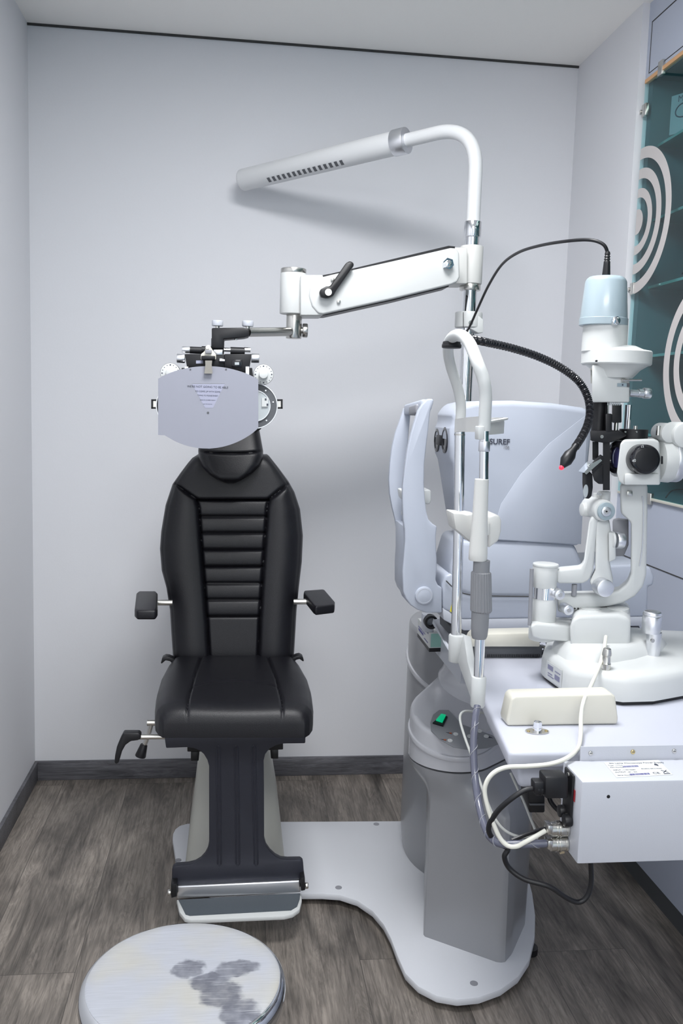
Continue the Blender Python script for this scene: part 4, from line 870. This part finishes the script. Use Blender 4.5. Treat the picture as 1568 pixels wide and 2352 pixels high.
# the lower half of the rest is a closed shell between the two arms
sh_ = CV([(215, 1330), (480, 1345), (505, 1450), (505, 1760), (500, 1880), (540, 1940), (540, 2150), (420, 2150), (340, 2120), (270, 2075), (230, 2020), (205, 1950), (205, 1760), (215, 1600)])
M().poly(sh_, 2.01, 2.14, .004).obj('shell', 'bluewhite', fr)
m = M(); m.poly(CV([(395, 965), (455, 960), (472, 980), (472, 1070), (455, 1105), (420, 1105), (398, 1080)]), 2.045, 2.11, .006, 3); m.poly(CV([(170, 965), (215, 960), (215, 1080), (185, 1050)]), 2.07, 2.12, .004); m.obj('chin_cup', 'white', fr)
M().rect(938, 1183, 968, 1196, 2.03, 2.13, .004).obj('chin_shelf', 'white', fr)
kb = M().dy(974.5, 1369, 1.992, 21, .012, bev=.003, n=48).obj('pivot_cap', 'bluewhite', fr)
m = M(); k = S(974, 1369, 2); m.rev(A(974.5, 1369, 1.9918), V((0, 1, 0)), [(0, 17*k), (0, 16*k), (.001, 16*k), (.001, 17*k)], 40); m.obj('cap_groove', 'lightgrey', kb)

# ------------------------------------------------------------------ chin rest of the slit lamp
YN, YR = 1.50, 1.85
t = thing('chin_rest_frame', 'white and chrome chin rest frame with hoop clamped to the table left edge', 'chin rest', tuple(A(1085, 1560, 1.65)))
kn, kr = S(1105, 1200, YN), S(1052, 1200, YR)
M().pt([(1056, 980, YR), (1053, 1200, YR), (1047, 1465, YR)], 12*kr, 28, 4).obj('rear_rod', 'chrome', t)
M().pt([(1112, 990, YN), (1110.5, 1100, YN)], 10.5*kn, 28, 4).obj('front_rod', 'chrome', t)
M().pt([(1103, 1440, YN), (1099, 1560, YN)], 12*kn, 28, 4).obj('front_rod', 'chrome', t)
M().vc(1055.5, 996, 1000, YR, 12.8).obj('rod_joint', 'steel', t)
M().pt([(1056, 975, YR), (1058, 930, YR), (1050, 888, YR-.01), (1036, 845, 1.82), (1029, 812, 1.78), (1031, 787, 1.72), (1043, 772, 1.66), (1060, 771, 1.60), (1078, 789, 1.55), (1095, 830, 1.51), (1110, 872, YN), (1115, 910, YN), (1113.5, 950, YN), (1112, 990, YN)], .0108, 20, 10).obj('hoop', 'white', t, 60)
def ribbon(P, h, th):
    Q = crom(P, 8); rings = []
    for i, p in enumerate(Q):
        d = Q[min(i+1, len(Q)-1)]-Q[max(i-1, 0)]; n_ = V((d.y, -d.x, 0)).normalized()*th
        rings.append([p-n_+V((0, 0, -h)), p+n_+V((0, 0, -h)), p+n_+V((0, 0, h)), p-n_+V((0, 0, h))])
    m = M(); m.loft(rings); return m
b = ribbon([A(1047, 978, YR-.01), A(1062, 976, 1.74), A(1082, 975, 1.62), A(1108, 974, YN+.005)], .0135, .003); bd = b.obj('forehead_band', 'white_warm', t)
ribbon([A(1052, 979, YR), A(1095, 979, YR-.015), A(1135, 980, 1.77), A(1154, 981, 1.68), A(1150, 981, 1.60), A(1134, 982, 1.545), A(1115, 983, YN+.01)], .012, .002).obj('brow_curve', 'white_warm', bd)
ribbon([A(1060, 963, YR), A(1100, 962, YR-.01), A(1140, 961, 1.77), A(1160, 961, 1.68), A(1156, 963, 1.60), A(1138, 966, 1.54), A(1116, 970, YN+.005)], .0015, .0045).obj('brow_curve', 'white_warm', bd)
M().rect(1098, 979, 1113, 1010, YN-.012, YN+.012, .002).obj('band_socket', 'white', t)
M().vc(1112.5, 1013, 1037, YN, 13, bev=.001).obj('rod_collar', 'alu', t)
m = M(); m.vc(1037, 785, 790, 1.69, 20, 21); m.vc(1037, 790, 800, 1.69, 22.5, bev=.002); m.obj('hoop_cap', 'black', t)
M().lathe(1106, [(1100, 15), (1101, 16), (1180, 17.5), (1270, 21.5), (1284, 21.5), (1287, 20)], YN).obj('grip', 'white_warm', t)
M().lathe(1106, [(1287, 19), (1313, 19), (1314, 17)], YN).obj('grip_neck', 'knurl_grey', t)
m = M(); n = 72; rings = []
for y, r in ((1313, 19), (1315, 22), (1322, 22.5), (1395, 24), (1402, 24), (1406, 21)):
    p = A(1104.5, y, YN); rings.append([V((p.x+r*kn*(1+(.05 if k % 3 == 0 else 0))*math.cos(2*math.pi*k/n), p.y+r*kn*(1+(.05 if k % 3 == 0 else 0))*math.sin(2*math.pi*k/n), p.z)) for k in range(n)])
m.loft(rings); m.obj('knurled_ring', 'knurl_grey', t, 20)
M().lathe(1103, [(1405, 20.5), (1440, 20), (1460, 18.5), (1466, 16)], YN).obj('grip_neck', 'knurl_grey', t)
m = M(); m.poly([(1040, 1178), (1062, 1180), (1072, 1183), (1084, 1181), (1100, 1184), (1100, 1258), (1084, 1248), (1066, 1232), (1046, 1216)], 1.60, 1.66, .003); m.poly([(1122, 1186), (1136, 1181), (1147, 1184), (1152, 1196), (1151, 1222), (1145, 1243), (1122, 1260)], 1.57, 1.68, .006, 3); m.obj('chin_cup', 'white_warm', t)
bar(A(1052, 1196, YR), A(1062, 1200, 1.64), .014, .010).obj('chin_bracket', 'white_warm', t)
bar(A(1112, 1215, YN), A(1105, 1215, 1.62), .012, .010).obj('chin_bracket', 'white_warm', t)
m = M(); m.vc(1050, 1457, 1520, YR, 20, 18, bev=.004, n=36); m.obj('rear_clamp', 'white', t)
m = M(); m.vc(1099.5, 1553, 1624, YN, 17.5, 16.5, bev=.004, n=36); m.obj('front_clamp', 'white', t)
q0 = [A(1064, 1456, YR-.012), A(1082, 1462, YR-.012), A(1080, 1540, YR-.012), A(1050, 1520, YR-.012)]; q1 = [A(1084, 1562, YN+.01), A(1104, 1566, YN+.01), A(1104, 1618, YN+.01), A(1086, 1622, YN+.01)]
qm = [(a_+b_)*.5+up*w_ for a_, b_, w_ in zip(q0, q1, (-.012, -.012, .0, .0))]
m = M(); m.loft([q0, qm, q1], True, .003); m.obj('clamp_bridge', 'white', t)
gs = [(1066, 772, 1.60), (1085, 779, 1.60), (1120, 787, 1.62), (1180, 801, 1.64), (1240, 821, 1.66), (1290, 846, 1.67), (1328, 876, 1.67), (1348, 910, 1.66), (1354, 945, 1.65), (1349, 975, 1.64), (1336, 1003, 1.63), (1320, 1028, 1.62)]
g = M().pt(gs, .0072, 12, 40, lambda u: .0073*(1+.11*math.sin(u*640))).obj('gooseneck', 'black_gloss', t, 60)
p0, p1 = A(1323, 1023, 1.62), A(1287, 1077, 1.60); d = p1-p0; Lg = d.length
m = M(); m.rev(p0, d, [(0, .0062), (Lg*.22, .0072), (Lg*.42, .0115), (Lg*.66, .0115), (Lg*.92, .0045), (Lg*.94, .003)], 24); bb = m.obj('fixation_lamp', 'black', g, 30)
m = M(); m.ball(p0+d*.945, .0048); m.obj('red_tip', 'red', bb)

# ------------------------------------------------------------------ slit lamp
M.SK = True
YS_ = 1.72
t = thing('slit_lamp', 'white slit lamp microscope with tall lamp tower and joystick on the table', 'slit lamp', tuple(V((A(1400, 1500, YS_).x, YS_, ZT))))
zt_ = lambda y, Y=YS_: A(1400, y, Y).z
bpts = [(1241, 1546), (1250, 1556), (1294, 1588), (1310, 1595), (1430, 1613), (1500, 1611), (1580, 1596), (1680, 1560), (1690, 1530), (1600, 1497), (1480, 1492), (1300, 1500), (1250, 1516)]
lo = [AZ(x, y, ZT+.008) for x, y in bpts]; c = sum(lo, V((0, 0, 0)))/len(lo)
def inset(f, z): return [V((c.x+(p.x-c.x)*f, c.y+(p.y-c.y)*f, z)) for p in lo]
m = M(); m.loft([inset(.97, ZT+.001), inset(.97, ZT+.0085)]); m.obj('base_gap', 'black', t)
zq = ZT+.058
m = M(); m.loft([inset(1, ZT+.008), inset(.995, zq-.016), inset(.975, zq-.006), inset(.94, zq), inset(.80, zq+.004), inset(.3, zq+.006)]); bs = m.obj('base', 'white', t, 50)
m = M(); m.loft([[V((c.x-.02+(p.x-c.x)*f-.035, c.y+(p.y-c.y)*f, z)) for p in lo] for f, z in ((.60, zq-.01), (.56, zq+.012), (.50, zq+.026), (.46, zq+.03))]); m.obj('base_shoulder', 'white', bs, 50)
a_, b_ = lo[1], lo[2]; on = (b_-a_).cross(up).normalized(); on = on if on.x < 0 else -on
q = [a_+(b_-a_)*u+up*w_ for u, w_ in ((.08, .004), (.88, .004), (.88, .038), (.08, .038))]
m = M(); m.loft([[p+on*.0003 for p in q], [p+on*.0012 for p in q]]); lb = m.obj('rating_plate', 'white', bs)
for u0, u1, w0, w1 in ((.18, .45, .024, .033), (.55, .8, .012, .022), (.2, .5, .010, .012), (.55, .82, .027, .029), (.2, .42, .015, .017)):
    q = [a_+(b_-a_)*u+up*w_ for u, w_ in ((u0, w0), (u1, w0), (u1, w1), (u0, w1))]; m = M(); m.loft([[p+on*.0013 for p in q], [p+on*.0018 for p in q]]); m.obj('plate_print', 'print_grey', lb)
pj = A(1348, 1588, 1.585); m = M(); m.cyl(pj, pj+V((0, .03, 0)), .008); m.obj('axle_hole', 'black', bs); M().cyl(pj+V((0, -.03, 0)), pj+V((0, .02, 0)), .0035).obj('axle', 'steel', bs)
m = M(); p = A(1244, 1484, 1.87); m.rev(p+V((0, -.008, 0)), V((0, 1, 0)), [(0, .012), (0, .019), (.016, .019), (.016, .012)], 30); wh = m.obj('track_wheel', 'black', bs)
M().cyl(A(1244, 1484, 1.87), A(1262, 1492, 1.78), .0038).obj('axle', 'steel', wh)
# turntable block and pivot column
m = M(); m.poly([(1316, 1419), (1330, 1414), (1420, 1412), (1442, 1418), (1448, 1428), (1446, 1498), (1436, 1503), (1325, 1506), (1310, 1502), (1308, 1440)], 1.655, 1.80, .008, 3); m.obj('turntable', 'white', t)
M().poly([(1317, 1503), (1440, 1500), (1442, 1512), (1430, 1522), (1330, 1524), (1312, 1514)], 1.665, 1.79, .004).obj('turntable_foot', 'white', t)
for x in (1352, 1415):
    p = A(x, 1413, 1.72); M().cyl(V((p.x, 1.715, zt_(1413, 1.655)-.006)), V((p.x, 1.715, zt_(1413, 1.655)+.0015)), .022).obj('turntable_cap', 'white', t)
XPc = 1251
m = M(); m.poly([(1217, 1438), (1228, 1432), (1316, 1438), (1316, 1476), (1240, 1470), (1222, 1464)], 1.675, 1.745, .008, 3); m.vc(XPc-6, 1434, 1469, 1.71, 30, bev=.004, n=40); m.obj('pivot_foot', 'white', t)
M().vc(XPc, 1371, 1438, 1.71, 27.5, bev=.001, n=40).obj('pivot_column', 'white', t)
M().vc(XPc+1, 1346, 1373, 1.71, 28, n=40).obj('degree_ring', 'chrome', t)
m = M(); m.vc(XPc+1, 1300, 1348, 1.71, 28, bev=.001, n=40); m.vc(XPc+2, 1294, 1301, 1.71, 29.5, bev=.002, n=40); m.obj('pivot_cap', 'white', t)
m = M(); m.pt([(1221, 1306, 1.70), (1216, 1436, 1.70)], .004, 10, 2); m.obj('side_rod', 'midgrey', t)
# illumination arm
m = M(); m.poly([(1278, 1308), (1332, 1303), (1340, 1290), (1352, 1200), (1358, 1185), (1372, 1185), (1375, 1200), (1368, 1240), (1362, 1310), (1352, 1333), (1338, 1341), (1278, 1341)], 1.70, 1.735, .006, 3); m.obj('lower_arm', 'white', t)
m = M(); m.hc(1334, 1400, 1170, 1.74, 16, bev=.004); m.dy(1388, 1173, 1.69, 25, .075, bev=.004, n=48); m.poly([(1368, 1195), (1398, 1195), (1402, 1222), (1400, 1300), (1408, 1340), (1396, 1366), (1374, 1364), (1352, 1338), (1366, 1310)], 1.70, 1.74, .006, 3); m.vc(1386, 1128, 1152, 1.735, 15, bev=.002); m.vc(1372, 1133, 1156, 1.74, 10); m.obj('lamp_arm', 'white', t)
dk = M().dy(1393, 1175, 1.684, 20.5, .01, bev=.001, n=44).obj('pivot_disc', 'blueish', t)
m = M(); m.dy(1393, 1175, 1.680, 11.5, .006, bev=.001, n=36); m.obj('disc_ring', 'alu', dk); M().dy(1393, 1175, 1.678, 6.5, .004, n=28).obj('disc_hub', 'steel', dk); M().dy(1393, 1175, 1.677, 2, .004).obj('hub_hole', 'black', dk)
M().dy(1378, 1136, 1.716, 4, .01).obj('screw', 'steel', t)
m = M(); m.dy(1391, 1352, 1.672, 20.5, .03, bev=.002, n=48); m.obj('slit_width_knob', 'alu', t)
M().vc(1319, 1342, 1368, 1.715, 6).obj('stop_pin', 'midgrey', t)
m = M(); m.hc(1402, 1408, 1240, 1.70, 20, bev=.002); m.poly([(1397, 1222), (1412, 1224), (1414, 1285), (1398, 1292)], 1.69, 1.71, .003); m.obj('knob_plate', 'white', t)
M().hc(1413, 1431, 1241, 1.715, 19, bev=.003, n=36).obj('centring_knob', 'alu', t)
M().poly([(1406, 1196), (1418, 1193), (1443, 1196), (1443, 1252), (1432, 1278), (1408, 1278)], 1.755, 1.785, .003).obj('rear_cover', 'midgrey', t)
# microscope arm
m = M(); m.poly([(1423, 1112), (1487, 1112), (1486, 1200), (1484, 1320), (1476, 1348), (1458, 1370), (1430, 1386), (1400, 1393), (1290, 1408), (1280, 1408), (1278, 1372), (1290, 1368), (1380, 1366), (1420, 1356), (1440, 1340), (1448, 1318), (1449, 1200), (1425, 1180)], 1.715, 1.765, .007, 3); m.obj('microscope_arm', 'white', t)
M().pt([(1474, 1140, 1.7135), (1477, 1160, 1.7135), (1475, 1250, 1.7135), (1468, 1300, 1.7135)], .0012, 6).obj('arm_groove', 'lightgrey', t)
for x, y, Y in ((1286, 1367, 1.67), (1306, 1402, 1.67)):
    m = M(); m.dy(x, y, Y, 12, .03, bev=.002, n=32); k_ = m.obj('lock_screw', 'alu', t); M().dy(x+1, y, Y-.002, 5, .004).obj('screw_tip', 'steel', k_)
for x in (1320, 1328): M().dy(x, 1398, 1.7125, 1.8, .004).obj('arm_hole', 'black', t)
m = M(); m.rect(1440, 1128, 1452, 1140, 1.70, 1.72, .001); m.obj('lock_lever', 'steel', t)
# lamp tower
TX = 1392
m = M(); m.lathe(TX, [(636, 30), (637, 38), (641, 43), (648, 46.5), (732, 53.5), (733, 54.8), (748, 55), (750, 52)], YS_); tc_ = m.obj('lamp_cap', 'blueish', t, 30)
m = M(); m.dy(1416, 736, 1.665, 10, .02, bev=.002); sc_ = m.obj('cap_screw', 'chrome', tc_); q = [A(x, y, 1.6645) for x, y in ((1411, 729), (1414, 728), (1421, 743), (1418, 744))]; m = M(); m.loft([q, [p+V((0, .001, 0)) for p in q]]); m.obj('screw_slot', 'midgrey', sc_)
m = M(); m.lathe(TX-2, [(748, 50), (808, 50.5), (810, 48)], YS_); m.obj('lamp_housing', 'white', t)
m = M(); m.lathe(1417, [(795, 42), (803, 60), (806, 76), (809, 78.5), (836, 78.5), (839, 76)], YS_, 64); m.obj('filter_turret', 'white', t, 35)
M().dy(1370, 829, 1.657, 2.2, .004).obj('turret_hole', 'black', t)
m = M(); k = S(1400, 850, YS_); pc = A(1412, 838, YS_)
rg = []
for y, cx_, r_ in ((838, 1416, 72), (850, 1413, 55), (868, 1406, 44)):
    p = A(cx_, y, YS_); rg.append([V((p.x+r_*k*math.cos(2*math.pi*q/48), p.y+r_*k*math.sin(2*math.pi*q/48), p.z)) for q in range(48)])
m.loft(rg); m.rect(1359, 838, 1445, 924, 1.69, 1.76, .003); m.obj('slit_housing', 'white', t)
m = M(); m.hc(1428, 1434, 873, 1.685, 4); m.pt([(1430, 873, 1.683), (1473, 873, 1.683)], .002, 8, 2); m.obj('filter_lever', 'steel', t)
w = M().rect(1417, 880, 1446, 888, 1.6885, 1.691).obj('scale_label', 'blueish', t); M().rect(1428, 882, 1431, 886, 1.688, 1.6888).obj('scale_digit', 'ink', w); M().rect(1439, 880, 1446, 889, 1.688, 1.6888).obj('scale_mark', 'darkgrey', w)
m = M(); m.hc(1444, 1468, 903, 1.72, 8.5); m.obj('slit_stem', 'alu', t); m = M(); m.hc(1465, 1478, 903, 1.72, 10); m.hc(1476, 1493, 903, 1.72, 12.5, bev=.002); m.obj('slit_knob', 'alu', t)
m = M(); m.rect(1354, 846, 1359, 850, 1.70, 1.71); m.rect(1356, 850, 1360, 880, 1.705, 1.712); m.obj('side_hinge', 'steel', t)
m = M(); m.vc(1376, 924, 1012, YS_, 15); m.rect(1386, 924, 1398, 1000, 1.71, 1.73); m.rect(1390, 950, 1405, 995, 1.69, 1.72, .002); m.rect(1405, 928, 1427, 971, 1.70, 1.74, .002); m.obj('optical_column', 'black', t)
m = M()
for k2 in range(7): m.rect(1394+k2*4.6, 924, 1397+k2*4.6, 931, 1.698, 1.71)
m.obj('height_scale', 'lensclear', t)
m = M(); m.rect(1395, 930, 1398, 950, 1.69, 1.70); m.vc(1415, 970, 990, 1.72, 5); m.obj('guide_pin', 'steel', t)
m = M(); m.poly([(1354, 989), (1420, 989), (1428, 992), (1440, 1000), (1425, 1008), (1404, 1016), (1390, 1018), (1356, 1013)], 1.69, 1.75, .003); m.dy(1382, 1003, 1.686, 0.1, .01); m.obj('column_clamp', 'black', t); M().dy(1382, 1003, 1.686, 4, .006).obj('screw', 'steel', t)
m = M(); m.rect(1360, 1015, 1374, 1075, 1.715, 1.735); m.rect(1384, 1012, 1400, 1126, 1.70, 1.72); m.obj('prism_rod', 'black', t)
m = M(); m.poly([(1352, 1070), (1378, 1045), (1386, 1050), (1386, 1062), (1362, 1088)], 1.69, 1.72, .001); m.poly([(1358, 1084), (1372, 1068), (1387, 1066), (1387, 1112), (1374, 1112), (1364, 1104)], 1.70, 1.735, .002); m.obj('mirror_housing', 'black', t)
q = [A(x, y, 1.688) for x, y in ((1341, 1085), (1360, 1064), (1379, 1054), (1382, 1058), (1346, 1090))]; m = M(); m.loft([q, [p+V((0, .03, 0)) for p in q]]); m.obj('mirror', 'mirror', t)
m = M(); m.poly([(1337, 1082), (1341, 1077), (1348, 1078), (1360, 1090), (1361, 1120), (1358, 1140), (1352, 1146), (1343, 1145), (1339, 1135), (1337, 1110)], 1.70, 1.712, .002); df = m.obj('diffuser_holder', 'black', t)
m = M(); p = A(1345, 1128, 1.698); kx = S(1345, 1128, 1.7)
q = [p+V((5.5*kx*math.cos(2*math.pi*k2/30), 0, 15*kx*math.sin(2*math.pi*k2/30))) for k2 in range(30)]; m.loft([q, [x+V((0, .003, 0)) for x in q]]); m.obj('diffuser_lens', 'lensclear', df)
M().vc(1445.5, 930, 990, 1.76, 5).obj('test_rod', 'chrome', t); M().vc(1438, 930, 988, 1.775, 2.5).obj('test_rod', 'darkgrey', t)
# microscope
m = M(); m.poly([(1424, 1018), (1432, 1010), (1500, 1008), (1514, 1014), (1516, 1090), (1516, 1114), (1432, 1114), (1420, 1106), (1416, 1085)], 1.665, 1.79, .008, 3); m.hc(1410, 1426, 1050, 1.735, 44, 46, bev=.004, n=44); m.obj('microscope_body', 'white', t)
m = M(); m.rect(1434, 1088, 1515, 1114, 1.655, 1.70, .003); m.obj('body_foot', 'white', t)
m = M(); m.vc(1455, 986, 1011, 1.72, 32, n=44); m.obj('prism_mount', 'black', t)
for x in (1436, 1462): M().dy(x, 992, 1.676, 2, .003).obj('screw', 'steel', t)
M().vc(1459, 978, 987, 1.71, 4.5).obj('mount_pin', 'steel', t)
# front objective looks towards the chin rest
ang = math.radians(6); od = V((-math.cos(ang), -math.sin(ang), 0)); oc = A(1424, 1051, 1.705)
m = M(); k = S(1420, 1050, 1.70); m.rev(oc, od, [(-.012, 38*k), (.010, 38*k), (.013, 36*k), (.013, 28*k), (.008, 26*k)], 48); ob = m.obj('objective_ring', 'black_gloss', t)
m = M(); m.rev(oc, od, [(.004, 27*k), (.0075, 26*k), (.0095, 18*k), (.0102, 8*k), (.0102, .1*k)], 40); m.obj('objective_lens', 'lens', ob)
kb = M().dy(1485, 1056, 1.635, 34.5, .035, bev=.005, n=64).obj('magnification_knob', 'black_gloss', t)
M().dy(1485, 1056, 1.634, 28, .003, bev=.001, n=56).obj('knob_face', 'black', kb)
text('knob_digit', '40', 'white', kb, A(1460, 1060, 1.6345), V((.05, 0, -1)).normalized()*1 if False else V((1, 0, .25)).normalized(), V((-.25, 0, 1)).normalized(), .0075, 'RIGHT')
text('knob_digit', '12', 'white', kb, A(1471, 1029, 1.6345), V((1, 0, .3)).normalized(), V((-.3, 0, 1)).normalized(), .0065, 'LEFT')
M().rect(1517, 1048, 1522, 1066, 1.645, 1.66, .001).obj('knob_stop', 'black', kb)
m = M(); m.hc(1508, 1537, 1057, 1.73, 49, 51, bev=.003, n=56); m.obj('eyepiece_barrel', 'white', t)
M().hc(1535, 1556, 1055, 1.73, 52, bev=.002, n=56).obj('silver_band', 'alu', t)
m = M(); m.hc(1554, 1640, 1040, 1.73, 44, n=48); m.dy(1540, 995, 1.70, 23, .05, bev=.004); m.dy(1575, 1000, 1.69, 30, .06, bev=.004); m.obj('binocular_head', 'white', t)
M().vc(1512, 978, 1000, 1.71, 5.5).obj('head_screw', 'steel', t)
# joystick
jx = 1499; m = M(); m.lathe(1498, [(1406, 8), (1404, 17), (1406, 20), (1411, 21.5), (1414, 20), (1416, 21.5), (1446, 22), (1450, 20.5), (1453, 20.5), (1454, 14)], 1.66, 40); m.obj('joystick_knob', 'alu', t)
m = M(); m.lathe(1502, [(1452, 17), (1505, 16), (1516, 14.5), (1522, 13)], 1.66); m.obj('joystick_stem', 'alu', t)
M().dy(1499, 1472, 1.644, 4.5, .004).obj('stem_screw', 'steel', t)
pj = A(1504, 1513, 1.66); m = M(); m.rev(V((pj.x, pj.y, pj.z-.004)), up, [(0, .0195), (.006, .0195), (.006, .014), (.002, .014)], 36); m.obj('joystick_collar', 'midgrey', t)
m = M(); m.lathe(1394, [(1488, 6), (1490, 9), (1500, 11), (1505, 11), (1506, 9.5), (1522, 9.5), (1524, 11), (1540, 10)], 1.575, 24); m.obj('cable_connector', 'steel', t)
# lamp cord
m = M().pt([(1394, 628, YS_), (1395, 600, YS_), (1394, 578, YS_), (1383, 560, YS_), (1352, 551, YS_+.02), (1300, 554, 1.80), (1240, 564, 1.92), (1190, 580, 2.05), (1152, 608, 2.18), (1122, 655, 2.32), (1098, 706, 2.44), (1082, 742, 2.52), (1072, 760, 2.57), (1062, 762, 2.585)], .0034, 10)
c0 = thing('lamp_cord', 'thin black cord arching from the slit lamp tower to the pole', 'cord', tuple(A(1065, 762, 2.585)))
m.obj('cord', 'black', c0)
m = M(); m.lathe(1395, [(578, 5), (584, 6.5), (586, 5), (590, 7), (592, 5.4), (596, 7.2), (598, 5.6), (602, 7.5), (606, 7.5), (634, 9.5), (636, 9)], YS_, 20); m.obj('strain_relief', 'black', c0)
